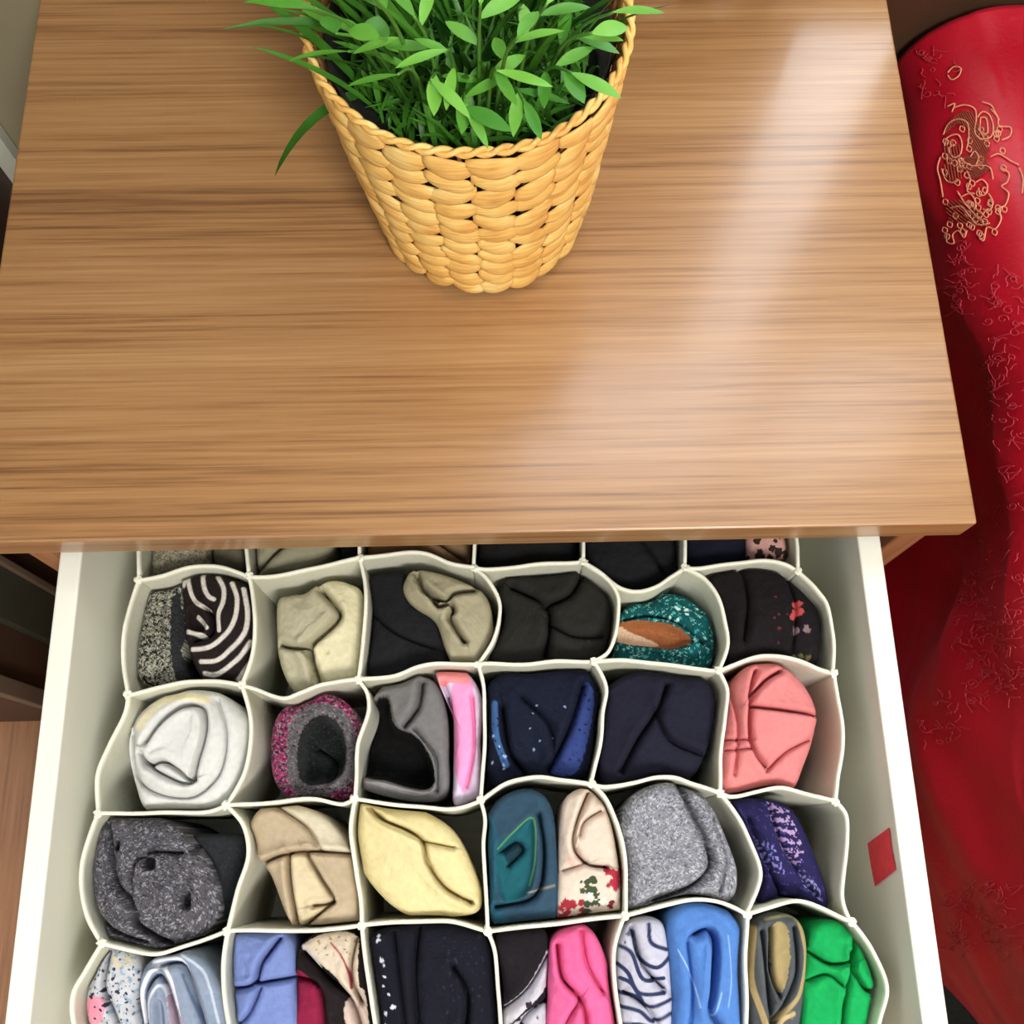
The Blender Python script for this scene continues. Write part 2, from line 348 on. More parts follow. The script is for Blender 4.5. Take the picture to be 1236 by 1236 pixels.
# ------------------------------------------------------------------ rolled garments
PXM = 0.00047   # metres per photo pixel at the drawer
def garment(name, label, cell, outline, base, mat='smooth', feats=(), paint=(), zt=0.436, dome=9, edge=9, wr=1.0, wscale=26, cat='sock', parts=(), terry=0.0,
            na=256, nr=72, centre=None, seed=None, mottle=0.0, drop=None):
    seed = seed if seed is not None else (abs(hash_s(name+label)) % 99991)
    o = crom(outline, True, 8); cen = np.array(centre) if centre is not None else o.mean(0)
    cw = cellpoly(*cell); w3 = P(cw[:, 0], cw[:, 1], OZ); w3[:, 2] = zt; cu, cv = proj(w3); cp = np.stack([cu, cv], 1)
    th = np.linspace(0, 2*math.pi, na, endpoint=False)
    def hit(poly, pick):
        out = np.zeros(na)
        a = poly; b = np.roll(poly, -1, 0)
        for i, t in enumerate(th):
            d = np.array([math.cos(t), math.sin(t)]); e = b-a; den = d[0]*e[:, 1]-d[1]*e[:, 0]; den = np.where(abs(den) < 1e-9, 1e-9, den)
            q = a-cen; s = (q[:, 0]*e[:, 1]-q[:, 1]*e[:, 0])/den; k = (q[:, 0]*d[1]-q[:, 1]*d[0])/den
            ok = (k >= -1e-6) & (k <= 1+1e-6) & (s > 0)
            out[i] = (s[ok].max() if pick else s[ok].min()) if ok.any() else 5
        return out
    R = np.minimum(hit(o, True), hit(cp, False)-5.4); R = np.maximum(R, 4)
    for _ in range(2): R = np.minimum(R, (np.roll(R, 1)+2*R+np.roll(R, -1))/4+0.4)
    tt = np.linspace(0, 1, nr+1)[1:]**0.92
    u = cen[0]+np.outer(tt, R*np.cos(th)); v = cen[1]+np.outer(tt, R*np.sin(th))
    u = np.r_[cen[0], u.ravel()]; v = np.r_[cen[1], v.ravel()]; T = np.r_[0, np.repeat(tt, na)]
    RR = np.r_[R.mean(), np.tile(R, nr)]; de = (1-T)*RR
    h = dome*(1-T**2.2); q = np.clip(1-de/edge, 0, 1); h -= edge*0.9*(1-np.sqrt(1-q*q))
    h += wr*snoise(u, v, seed, wscale, 3)*1.3*np.clip(de/6, 0, 1)
    for f in feats:
        k = f[0]
        if k == 'c':      # crease: pts, depth, width, step
            _, pts, dep, wd_, stp = f; pts = crom(pts, n=5); d, s = dline(u, v, pts); dep *= 2.3; wd_ *= 1.15; stp *= 1.7
            h -= dep*np.exp(-(d/wd_)**1.1)+(12*np.exp(-(d/1.5)**2) if dep > 11 else 5*np.exp(-(d/1.5)**2)); h += stp*s*np.exp(-(d/14)**2)*np.clip(d/1.2, 0, 1)
            h += dep*0.16*np.exp(-((d-wd_*3.2)/(wd_*2.2))**2)
        elif k == 'b':    # bulge
            _, (bx, by), rx, ry, an, hh = f; a = math.radians(an); x = (u-bx)*math.cos(a)+(v-by)*math.sin(a); y = -(u-bx)*math.sin(a)+(v-by)*math.cos(a)
            h += hh*np.exp(-((x/rx)**2+(y/ry)**2))
        elif k == 'h':    # hollow
            _, poly, dep, soft = f; pp = crom(poly, True, 5); ins = inpoly(u, v, pp); d, _s = dline(u, v, np.vstack([pp, pp[:1]]))
            sd = np.where(ins, d, -d); h -= dep*(1/(1+np.exp(-np.clip(sd/soft*3-1.5, -30, 30))))
            h += min(3, dep*.15)*np.exp(-((sd+3)/3.5)**2)
    if terry: h += terry*(hgrid(u, v, 1.9, seed)-0.5)*np.clip(de/3, 0, 1)
    base = np.array(base, float); base = base*(0.72 if base.max() < 66 else 0.94); col = np.tile(lin(base), (len(u), 1))
    if mottle: col *= (1+mottle*snoise(u, v, seed+9, 18, 3))[:, None]
    gr = np.random.default_rng(seed+5)
    for f in paint:
        k = f[0]
        if k == 'poly': m = inpoly(u+1.2*snoise(u, v, seed+3, 9, 2), v, crom(f[1], True, 5)); col[m] = lin(f[2])
        elif k == 'line':
            d, _s = dline(u, v, crom(f[1], n=6)); m = np.clip((f[2]/2-d)/1.0+0.5, 0, 1)[:, None]; col = col*(1-m)+lin(f[3])*m
        elif k == 'dots':   # poly, count, radius, colour
            pp = np.array(f[1]); lo, hi = pp.min(0), pp.max(0); n_ = 0
            while n_ < f[2]:
                x, y = gr.uniform(lo[0], hi[0]), gr.uniform(lo[1], hi[1])
                if not inpoly(np.array([x]), np.array([y]), pp)[0]: continue
                n_ += 1; rr = f[3]*gr.uniform(0.5, 1.4); m = np.hypot(u-x, v-y)+1.0*snoise(u, v, n_, 5, 1) < rr; col[m] = lin(f[4])
        elif k == 'speck':  # probability, colour
            m = hgrid(u, v, 1.7, seed+int(f[1]*1000)) < f[1]; col[m] = lin(f[2])
        elif k == 'wave':   # noise-threshold print: scale, threshold, colour, poly
            m = snoise(u, v, seed+f[1], f[2], 2) > f[3]
            if len(f) > 5: m &= inpoly(u, v, np.array(f[5]))
            col[m] = lin(f[4])
    h = np.clip(h, -90, 14.5)
    X = P(u, v, zt); Z = zt+h*PXM
    ring = X[-na:]; zr = Z[-na:]; cw3 = P(np.array([cen[0]]), np.array([cen[1]]), zt)[0]
    rows = [np.c_[X[:, :2], Z]]; cols = [col]
    zb = OB+0.0006
    for s_, k in ((0.12, 1.0), (0.35, 0.99), (0.65, 0.975), (0.95, 0.955), (1.0, 0.90)):
        xy = cw3[:2]+(ring[:, :2]-cw3[:2])*k; rows.append(np.c_[xy, zr+(zb-zr)*s_]); cols.append(col[-na:])
    V = np.vstack(rows); CC = np.vstack(cols); total = nr+5
    V = np.vstack([V, [cw3[0], cw3[1], zb]]); CC = np.vstack([CC, CC[-1:]])
    i = np.arange(na); j = (i+1) % na
    Fq = np.vstack([np.stack([1+k*na+i, 1+(k+1)*na+i, 1+(k+1)*na+j, 1+k*na+j], 1) for k in range(total-1)])
    Ft = np.vstack([np.stack([np.zeros(na, int), 1+i, 1+j], 1), np.stack([np.full(na, len(V)-1), 1+(total-1)*na+j, 1+(total-1)*na+i], 1)])
    loc = np.array([cw3[0], cw3[1], zb]); V = V-loc
    UV = np.c_[u, v]
    def build(nm, quads, tris, smooth=True):
        used = np.unique(np.r_[quads.ravel(), tris.ravel()]); mp = np.full(len(V), -1); mp[used] = np.arange(len(used))
        me = bpy.data.meshes.new(nm); vs = V[used]; me.vertices.add(len(vs)); me.vertices.foreach_set('co', vs.ravel())
        lp = np.r_[mp[tris].ravel(), mp[quads].ravel()].astype(np.int32); me.loops.add(len(lp)); me.loops.foreach_set('vertex_index', lp)
        st_ = np.r_[np.arange(len(tris))*3, len(tris)*3+np.arange(len(quads))*4].astype(np.int32)
        me.polygons.add(len(st_)); me.polygons.foreach_set('loop_start', st_)
        me.polygons.foreach_set('use_smooth', np.ones(len(st_), bool)); me.update(calc_edges=True)
        at = me.color_attributes.new('Col', 'FLOAT_COLOR', 'POINT'); c4_ = np.c_[np.clip(CC[used], 0, 1), np.ones(len(used))]; at.data.foreach_set('color', c4_.ravel().astype(np.float32))
        me.materials.append(M[mat]); return me
    qm = np.full(len(Fq), -1)
    if parts:
        topq = Fq.max(1) < len(UV); cu_ = np.zeros(len(Fq)); cv_ = np.zeros(len(Fq))
        cu_[topq] = UV[Fq[topq], 0].mean(1); cv_[topq] = UV[Fq[topq], 1].mean(1)
        for pi, (pn, pp, plb) in enumerate(parts):
            qm[topq & inpoly(cu_, cv_, crom(pp, True, 5))] = pi
    ctr = -1
    if parts:
        for pi, (pn, pp, plb) in enumerate(parts):
            if inpoly(np.array([cen[0]]), np.array([cen[1]]), crom(pp, True, 5))[0]: ctr = pi
    def tri_for(k): return (Ft if k == ctr == -1 else (Ft[:na] if k == ctr else (Ft[na:] if k == -1 else Ft[:0])))
    root = link(name, build(name, Fq[qm == -1], tri_for(-1))); root.location = loc
    for pi, (pn, pp, plb) in enumerate(parts):
        if (qm == pi).any():
            ch = link(pn, build(pn, Fq[qm == pi], tri_for(pi)), root)
            if plb: ch['label'] = plb
    return tag(root, label, cat)
def hgrid(u, v, g_, seed):
    u = u+1.1*np.sin(v*1.7+seed)+0.7*np.sin(v*3.1+u*.9); v = v+1.1*np.sin(u*1.9+seed*.3)+.6*np.sin(u*3.7); x = np.sin(np.floor(u/g_)*127.1+np.floor(v/g_)*311.7+seed*0.37)*43758.5453; return x-np.floor(x)
def hash_s(s):
    h = 5381
    for ch in s: h = (h*33+ord(ch)) & 0x7fffffff
    return h
G = garment
# row under the tabletop edge (only a sliver shows)
G('rolled_sock', 'mottled grey rolled sock half hidden under the tabletop in the corner cell', (0, 0), [(170, 605), (210, 596), (250, 605), (253, 660), (248, 688), (210, 694), (172, 694)], (150, 144, 122), 'terry', mottle=.25, paint=[('speck', .25, (90, 88, 76))], zt=.432)
G('rolled_sock', 'plain dark grey-olive rolled sock beside the mottled one under the tabletop edge', (0, 0), [(256, 600), (288, 600), (292, 640), (294, 690), (262, 686), (254, 650)], (96, 92, 76), zt=.430, dome=5)
G('rolled_sock', 'sage grey rolled sock under the tabletop edge, behind the beige bundle', (0, 1), [(300, 600), (350, 595), (400, 605), (404, 655), (380, 680), (330, 690), (304, 688)], (142, 138, 114), zt=.434, feats=[('c', [(310, 690), (350, 655), (400, 640)], 6, 3, 2)])
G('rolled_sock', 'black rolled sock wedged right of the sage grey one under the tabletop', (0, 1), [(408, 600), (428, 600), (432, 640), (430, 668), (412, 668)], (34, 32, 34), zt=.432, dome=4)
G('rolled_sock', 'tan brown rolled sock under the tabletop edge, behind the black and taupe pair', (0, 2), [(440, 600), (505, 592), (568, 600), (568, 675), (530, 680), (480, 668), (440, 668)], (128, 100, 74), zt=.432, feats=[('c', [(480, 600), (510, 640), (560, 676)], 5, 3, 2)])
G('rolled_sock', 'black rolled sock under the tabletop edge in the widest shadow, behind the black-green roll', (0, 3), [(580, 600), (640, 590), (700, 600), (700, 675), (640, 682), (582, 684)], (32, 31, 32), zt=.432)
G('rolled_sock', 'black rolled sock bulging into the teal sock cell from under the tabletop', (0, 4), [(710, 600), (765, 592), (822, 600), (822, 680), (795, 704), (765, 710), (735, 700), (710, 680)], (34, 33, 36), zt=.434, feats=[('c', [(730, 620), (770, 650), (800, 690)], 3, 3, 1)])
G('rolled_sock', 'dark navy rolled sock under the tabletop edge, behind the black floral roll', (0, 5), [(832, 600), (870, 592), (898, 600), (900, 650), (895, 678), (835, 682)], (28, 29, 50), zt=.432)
G('rolled_sock', 'pale pink rolled sock with black spots under the tabletop edge, top right', (0, 5), [(904, 600), (930, 596), (954, 605), (957, 650), (950, 672), (925, 676), (903, 672)], (196, 150, 140), zt=.434, dome=6, paint=[('dots', [(903, 640), (955, 640), (955, 680), (903, 680)], 16, 4, (46, 34, 32))])
# row 1
G('rolled_sock', 'black and white speckled rolled sock beside the zebra-striped one', (1, 0), [(160, 742), (172, 716), (196, 702), (218, 700), (221, 760), (221, 800), (228, 818), (200, 828), (172, 826), (161, 800)], (50, 48, 42), 'terry', terry=3, dome=8, zt=.431,
  paint=[('speck', .52, (166, 164, 148)), ('poly', [(216, 715), (222, 760), (219, 790), (232, 822), (214, 826), (208, 780), (209, 730)], (46, 46, 48))])
zs = [a6((555, 200), (600, 350), (650, 430), (730, 480)), a6((690, 175), (710, 290), (750, 370), (800, 400)), a6((820, 190), (880, 300), (880, 420), (840, 540), (845, 670)),
      a6((950, 250), (1000, 400), (970, 600), (880, 730), (750, 820), (600, 830)), a6((1050, 300), (1085, 500), (1060, 690), (940, 840), (820, 930), (680, 940)),
      a6((1110, 760), (1020, 900), (900, 1000), (800, 1050), (710, 1040)), a6((560, 680), (640, 700), (710, 720)), a6((640, 540), (700, 600), (740, 650)), a6((1100, 950), (1030, 1060), (1000, 1090)), a6((530, 200), (525, 270))]
G('rolled_sock', 'zebra-striped rolled sock with dark and pale curving stripes', (1, 0), [(220, 694), (246, 688), (274, 691), (297, 706), (306, 736), (304, 775), (298, 820), (249, 822), (231, 796), (224, 766), (220, 725)], (46, 36, 34), 'knit', zt=.438,
  paint=[('line', z, 5.2, (206, 198, 190)) for z in zs], feats=[('h', a6((560, 500), (650, 480), (730, 560), (720, 680), (600, 660)), 14, 5), ('c', a6((740, 470), (780, 560), (760, 700), (620, 740)), 5, 2.5, 2)])
G('rolled_sock', 'taupe and cream folded sock bundle with a forked crease, beside the zebra-striped sock', (1, 1), a7((60, 250), (130, 212), (210, 200), (300, 150), (360, 130), (440, 145), (515, 200), (520, 400), (515, 660), (290, 720), (160, 730), (90, 620), (62, 480)), (184, 178, 150), zt=.434,
  paint=[('poly', a7((310, 130), (420, 130), (530, 190), (530, 740), (290, 740), (250, 540), (280, 450), (390, 330), (385, 280), (325, 220)), (208, 200, 166))],
  parts=[('folded_cuff', a7((310, 130), (420, 130), (530, 190), (530, 740), (290, 740), (250, 540), (280, 450), (390, 330), (385, 280), (325, 220)), 'cream folded half')],
  feats=[('c', a7((300, 190), (385, 290), (375, 355), (260, 470), (240, 520), (285, 690)), 11, 2.6, 2.5), ('c', a7((90, 480), (170, 500), (250, 478)), 7, 2.2, 1), ('h', a7((170, 500), (250, 480), (255, 560)), 12, 3), ('b', a7((200, 340))[0], 24, 26, 0, 4), ('h', a7((325, 505), (345, 505), (345, 530), (325, 530)), 3, 2)])
G('rolled_sock', 'plain black rolled sock to the left of the crumpled taupe sock', (1, 2), a7((545, 130), (640, 90), (745, 100), (770, 240), (890, 310), (940, 420), (975, 580), (800, 640), (600, 660), (548, 640), (545, 400)), (38, 38, 42), zt=.432, dome=5, feats=[('c', a7((560, 300), (700, 420), (900, 500)), 2, 4, 1)])
G('rolled_sock', 'crumpled taupe rolled sock with a curled edge beside plain black', (1, 2), a7((735, 150), (790, 80), (900, 85), (1060, 140), (1180, 220), (1215, 380), (1190, 590), (1020, 590), (960, 500), (905, 350), (800, 275), (745, 215)), (168, 160, 132), zt=.439, centre=a7((1000, 270))[0], wr=.8,
  feats=[('c', a7((805, 100), (840, 180), (890, 235), (925, 278), (985, 268), (1000, 300), (985, 345), (1060, 465)), 9, 2.2, 2), ('c', a7((850, 185), (950, 245), (1020, 205), (1110, 190)), 7, 2.2, 1.5), ('h', a7((880, 205), (950, 235), (915, 260)), 10, 3), ('b', a7((1090, 400))[0], 20, 30, 0, 3)])
G('rolled_sock', 'black-green rolled sock with a three-way fold, middle of the full top row', (1, 3), c3((110, 180), (160, 120), (250, 100), (380, 105), (480, 190), (485, 330), (440, 410), (100, 415), (85, 330), (115, 240)), (50, 49, 44), zt=.432, dome=8,
  feats=[('c', c3((150, 180), (250, 235), (265, 300), (250, 390)), 6, 3, 2), ('c', c3((255, 235), (330, 200), (370, 130)), 5, 3, -1.5), ('c', c3((265, 290), (340, 330), (430, 330)), 4, 3, 1)])
G('rolled_sock', 'teal glittery rolled sock with an orange-brown inside', (1, 4), c3((480, 270), (530, 220), (610, 195), (690, 205), (760, 260), (800, 330), (815, 440), (640, 420), (480, 410), (478, 330)), (20, 84, 86), 'knit', zt=.426, dome=10,
  parts=[('lining', c3((480, 290), (560, 285), (650, 300), (705, 345), (650, 368), (560, 362), (480, 345)), 'orange-brown inside')],
  feats=[('h', c3((485, 300), (560, 285), (640, 295), (710, 345), (650, 372), (560, 365), (485, 345)), 22, 6), ('c', c3((500, 280), (570, 270), (660, 290), (740, 350)), 4, 2.5, 1.5)],
  paint=[('wave', 3, 9, .45, (52, 150, 148)), ('speck', .06, (150, 210, 200)), ('wave', 8, 7, .6, (16, 50, 56)), ('dots', c3((630, 240), (730, 240), (730, 290), (630, 290)), 8, 1.8, (190, 225, 215)), ('poly', c3((480, 290), (560, 285), (650, 300), (705, 345), (650, 368), (560, 362), (480, 345)), (150, 92, 56)), ('poly', c3((478, 300), (540, 318), (610, 352), (560, 362), (478, 345)), (212, 184, 156))])
G('rolled_sock', 'black rolled sock with a small red flower print, last cell of the full top row', (1, 5), c3((765, 150), (850, 98), (940, 92), (1040, 125), (1110, 220), (1112, 330), (1085, 430), (940, 390), (825, 410), (812, 300), (795, 220)), (34, 28, 31), zt=.438,
  feats=[('c', c3((860, 110), (880, 220), (870, 340)), 4, 3, 1.5), ('c', c3((1000, 130), (1030, 240), (1020, 370)), 3, 3, 1)],
  paint=[('dots', c3((1005, 225), (1050, 225), (1050, 285), (1005, 285)), 8, 4.0, (178, 74, 74)), ('dots', c3((1020, 300), (1070, 300), (1070, 345), (1020, 345)), 6, 3.2, (128, 106, 110)), ('dots', c3((1020, 370), (1075, 370), (1075, 400), (1020, 400)), 5, 2.6, (106, 96, 60)), ('dots', c3((835, 100), (860, 100), (860, 125), (835, 125)), 3, 2.4, (130, 50, 44)), ('dots', c3((960, 180), (1000, 180), (1000, 360), (960, 360)), 6, 1.6, (96, 40, 46))])
# row 2
G('rolled_sock', 'thick white rolled sock, the only white one', (2, 0), c4((125, 300), (150, 210), (220, 150), (310, 125), (410, 140), (490, 210), (505, 300), (480, 400), (410, 490), (200, 500), (150, 420)), (222, 221, 218), zt=.441, dome=13, edge=20, wr=.5,
  feats=[('c', c4((175, 320), (195, 352), (245, 345), (290, 372), (325, 398), (345, 340), (368, 250), (355, 185), (300, 182), (240, 225), (190, 290)), 8, 2.2, -2), ('c', c4((190, 345), (215, 370), (300, 410), (340, 400)), 5, 2.5, 1.5), ('c', c4((140, 260), (150, 380), (220, 440), (330, 450), (410, 380), (430, 260), (400, 160)), 4, 3, 1.5)],
  paint=[('line', c4((170, 240), (230, 170), (300, 150), (370, 160)), 11, (226, 216, 182))])
G('rolled_sock', 'fuzzy charcoal and magenta rolled sock with a dark hollow middle', (2, 1), c4((560, 260), (600, 180), (720, 140), (800, 180), (835, 260), (825, 380), (800, 450), (720, 470), (620, 455), (565, 390)), (156, 46, 96), 'terry', zt=.432, dome=8, terry=2.2, mottle=.2, centre=c4((712, 305))[0], wr=1.8,
  parts=[('lining', c4((620, 330), (640, 220), (710, 180), (780, 210), (808, 300), (800, 400), (710, 445), (640, 420)), 'fuzzy charcoal lining')],
  feats=[('h', c4((640, 330), (655, 250), (710, 205), (765, 235), (785, 310), (770, 385), (700, 415), (650, 400)), 40, 7), ('c', c4((690, 300), (740, 340), (730, 400)), 5, 3, 2)],
  paint=[('wave', 5, 9, .15, (60, 34, 50)), ('wave', 15, 7, .55, (206, 120, 160)), ('poly', c4((610, 330), (630, 210), (710, 170), (790, 205), (820, 300), (805, 400), (710, 450), (630, 430)), (96, 90, 94)), ('speck', .2, (128, 122, 126)), ('poly', c4((640, 330), (655, 250), (710, 205), (765, 235), (785, 310), (770, 385), (700, 415), (650, 400)), (26, 28, 29)), ('wave', 9, 8, .55, (44, 46, 48))])  # shade of the hollow painted near black inside the charcoal ring
G('rolled_sock', 'grey rolled sock with a wide black opening beside the pink striped one', (2, 2), c4((828, 300), (850, 190), (890, 120), (970, 88), (1050, 105), (1085, 200), (1090, 330), (1085, 440), (1000, 462), (880, 440), (825, 410)), (120, 118, 118), zt=.434, dome=9, centre=c4((960, 290))[0],
  parts=[('lining', c4((845, 200), (905, 150), (930, 235), (1000, 275), (1040, 360), (1030, 420), (900, 400), (832, 370)), 'opening with its shade painted black')],
  feats=[('h', c4((840, 200), (905, 150), (930, 235), (1000, 275), (1045, 360), (1030, 428), (900, 400), (828, 375)), 55, 6), ('c', c4((1010, 110), (1000, 180), (960, 240)), 7, 2.5, 2), ('c', c4((990, 250), (1050, 330), (1055, 430)), 4, 2.5, 1.5), ('b', c4((960, 150))[0], 14, 20, 0, 3)],
  paint=[('poly', c4((840, 200), (905, 150), (930, 235), (1000, 275), (1045, 360), (1030, 428), (900, 400), (828, 375)), (13, 12, 13)), ('line', c4((830, 395), (900, 415), (1000, 440), (1050, 420)), 6, (138, 134, 134))])  # dark of the opening is shade put into the colour
G('rolled_sock', 'pink and lilac-white striped rolled sock standing upright', (2, 2), c4((1040, 75), (1100, 55), (1160, 90), (1195, 170), (1205, 300), (1195, 450), (1130, 480), (1104, 462), (1103, 300), (1100, 190), (1066, 110)), (222, 206, 228), zt=.437, dome=8, edge=12, wr=.5, centre=c4((1145, 280))[0],
  paint=[('poly', c4((1100, 130), (1150, 90), (1170, 160), (1170, 300), (1150, 420), (1130, 430), (1105, 330)), (240, 150, 196)), ('poly', c4((1020, 100), (1060, 60), (1140, 70), (1150, 110), (1100, 110), (1070, 120), (1050, 140)), (232, 142, 144)), ('line', c4((1090, 150), (1098, 220), (1095, 330)), 2.5, (70, 62, 84))],
  feats=[('c', c4((1075, 110), (1100, 200), (1100, 420)), 5, 2.2, 1), ('c', c4((1160, 150), (1168, 300), (1145, 420)), 3, 2.5, 1)])
G('rolled_sock', 'shiny navy rolled sock with bright blue edges, above the teal-blue one', (2, 3), c5((72, 130), (120, 85), (220, 68), (350, 68), (425, 110), (425, 250), (385, 395), (220, 420), (85, 430), (72, 250)), (27, 33, 56), zt=.432, dome=7,
  feats=[('c', c5((370, 120), (330, 250), (265, 385)), 7, 2.5, 2), ('c', c5((120, 190), (140, 320), (190, 390)), 6, 2.5, -2), ('c', c5((180, 160), (260, 240), (280, 330)), 4, 3, 1)],
  paint=[('poly', c5((372, 115), (405, 160), (385, 290), (345, 395), (268, 385), (330, 260)), (48, 62, 116)), ('line', c5((95, 180), (100, 280), (130, 370)), 8, (60, 92, 140)), ('wave', 4, 8, .55, (24, 28, 50)), ('dots', c5((90, 210), (140, 210), (140, 390), (90, 390)), 6, 1.8, (150, 180, 210)), ('dots', c5((190, 160), (390, 160), (330, 390), (190, 390)), 8, 1.4, (130, 150, 190))])
G('rolled_sock', 'matte dark navy rolled sock between the shiny navy and the coral pink', (2, 4), c5((440, 150), (480, 100), (560, 72), (660, 72), (750, 100), (785, 170), (765, 300), (700, 415), (560, 420), (435, 420), (430, 260)), (41, 40, 60), zt=.434, dome=9,
  feats=[('c', c5((630, 120), (600, 200), (540, 290), (490, 390)), 5, 2.6, 2), ('c', c5((595, 205), (640, 290), (740, 335)), 4, 2.6, -1.5)])
G('rolled_sock', 'coral pink rolled sock with radiating creases', (2, 5), c5((838, 120), (880, 62), (960, 45), (1045, 95), (1098, 180), (1098, 260), (1060, 380), (1015, 455), (880, 460), (802, 440), (803, 300), (830, 180)), (224, 134, 134), zt=.441, dome=12, edge=16, wr=.7,
  feats=[('c', c5((908, 75), (888, 150), (888, 300), (935, 375)), 6, 1.9, 1.5), ('c', c5((892, 155), (940, 105), (985, 78)), 6, 1.9, 1), ('c', c5((892, 190), (1000, 202), (1095, 214)), 5, 1.7, 1), ('c', c5((815, 292), (885, 292)), 2.5, 1.6, .4), ('c', c5((815, 325), (890, 320)), 2, 1.6, .4), ('c', c5((940, 390), (1000, 330), (1080, 290)), 2.5, 2, .5), ('c', c5((830, 130), (850, 250), (840, 400)), 2.5, 2, .5)])
# row 3
G('rolled_sock', 'large dark grey terry rolled sock at the left edge of the organizer', (3, 0), c6((52, 300), (60, 190), (95, 125), (160, 100), (240, 108), (315, 142), (385, 215), (430, 325), (425, 410), (310, 495), (180, 490), (90, 430)), (92, 90, 96), 'terry', zt=.441, dome=12, edge=14, terry=2.6, wr=1.6,
  paint=[('speck', .16, (150, 148, 154)), ('speck', .12, (52, 50, 56))],
  feats=[('c', c6((112, 130), (128, 200), (140, 290), (190, 360), (205, 420), (290, 475)), 10, 3.2, 3), ('c', c6((195, 330), (195, 260), (240, 215), (330, 215)), 5, 3, 2), ('h', c6((222, 225), (262, 228), (262, 258), (230, 260)), 26, 1.6), ('h', c6((330, 325), (358, 325), (360, 370), (335, 368)), 26, 1.6), ('h', c6((355, 185), (375, 195), (372, 220), (356, 212)), 26, 1.6), ('h', c6((142, 178), (160, 180), (160, 205), (144, 204)), 26, 1.6), ('c', c6((70, 380), (140, 440), (230, 470)), 5, 3, 1.5)])
G('folded_cloth', 'dark slate folded cloth tucked in the gap right of the dark grey terry roll', (3, 0), c6((355, 165), (430, 158), (510, 165), (520, 230), (495, 330), (478, 385), (440, 400), (443, 320), (405, 220)), (56, 60, 64), 'knit', zt=.428, dome=3, cat='cloth', centre=c6((468, 250))[0])
G('rolled_sock', 'tan folded sock with an I-shaped crease', (3, 1), c6((525, 130), (560, 82), (640, 72), (740, 110), (815, 210), (840, 330), (835, 445), (690, 450), (635, 400), (585, 280), (540, 210)), (192, 172, 144), zt=.439, dome=8, wr=.5,
  feats=[('c', c6((545, 250), (610, 222), (690, 208), (820, 215)), 6, 1.8, -1.8), ('c', c6((638, 218), (642, 300), (662, 425)), 6, 1.8, 1.6), ('c', c6((690, 212), (735, 290), (768, 350), (712, 366)), 6, 1.8, -1.6), ('c', c6((766, 355), (678, 425)), 5, 1.8, 1), ('c', c6((600, 80), (690, 140), (730, 205)), 4, 1.8, 1)],
  paint=[('poly', c6((640, 222), (690, 215), (735, 290), (765, 350), (678, 425), (662, 425), (645, 300)), (206, 190, 156)), ('poly', c6((600, 72), (740, 100), (815, 205), (735, 208), (690, 140)), (204, 192, 168))])
G('rolled_sock', 'cream yellow folded sock with a long diagonal fold', (3, 2), c6((828, 120), (850, 62), (930, 62), (1030, 95), (1110, 150), (1165, 250), (1192, 340), (1170, 388), (1060, 400), (970, 390), (890, 325), (838, 240)), (230, 214, 160), zt=.441, dome=11, edge=14, wr=.7,
  feats=[('c', c6((870, 85), (905, 118), (980, 150), (1022, 182), (1036, 240), (1085, 312), (1162, 358)), 7, 2.0, 2.2), ('c', c6((1022, 180), (1110, 198)), 3, 2, 1), ('h', c6((875, 92), (905, 98), (915, 122), (890, 112)), 6, 2.5), ('h', c6((1140, 340), (1168, 348), (1160, 364)), 5, 2.5), ('b', c6((960, 260))[0], 30, 30, 30, 3)])
G('folded_sock', 'teal-blue folded sock with a green-edged inner loop', (3, 3), c7((62, 120), (110, 48), (190, 28), (245, 75), (262, 200), (258, 400), (150, 425), (78, 400), (60, 250)), (50, 76, 96), zt=.438, dome=8, wr=.6,
  parts=[('inner_fold', c7((92, 195), (140, 150), (196, 108), (200, 230), (180, 320), (108, 345)), 'dark teal inner fold')],
  feats=[('h', c7((92, 195), (140, 150), (196, 108), (200, 230), (180, 320), (108, 345)), 9, 5), ('c', c7((110, 205), (150, 180), (165, 205), (125, 245)), 4, 2, 1), ('c', c7((210, 100), (225, 220), (200, 330), (90, 360)), 5, 2.2, 1.5)],
  paint=[('poly', c7((60, 120), (95, 150), (95, 340), (150, 430), (60, 430)), (40, 84, 104)), ('poly', c7((92, 195), (140, 150), (196, 108), (200, 230), (180, 320), (108, 345)), (28, 86, 96)), ('poly', c7((115, 205), (160, 178), (165, 205), (130, 240)), (24, 52, 62)), ('line', c7((95, 198), (140, 150), (194, 112), (200, 220), (184, 300)), 1.8, (92, 148, 96)), ('line', c7((180, 320), (255, 300)), 2.0, (150, 140, 120))])
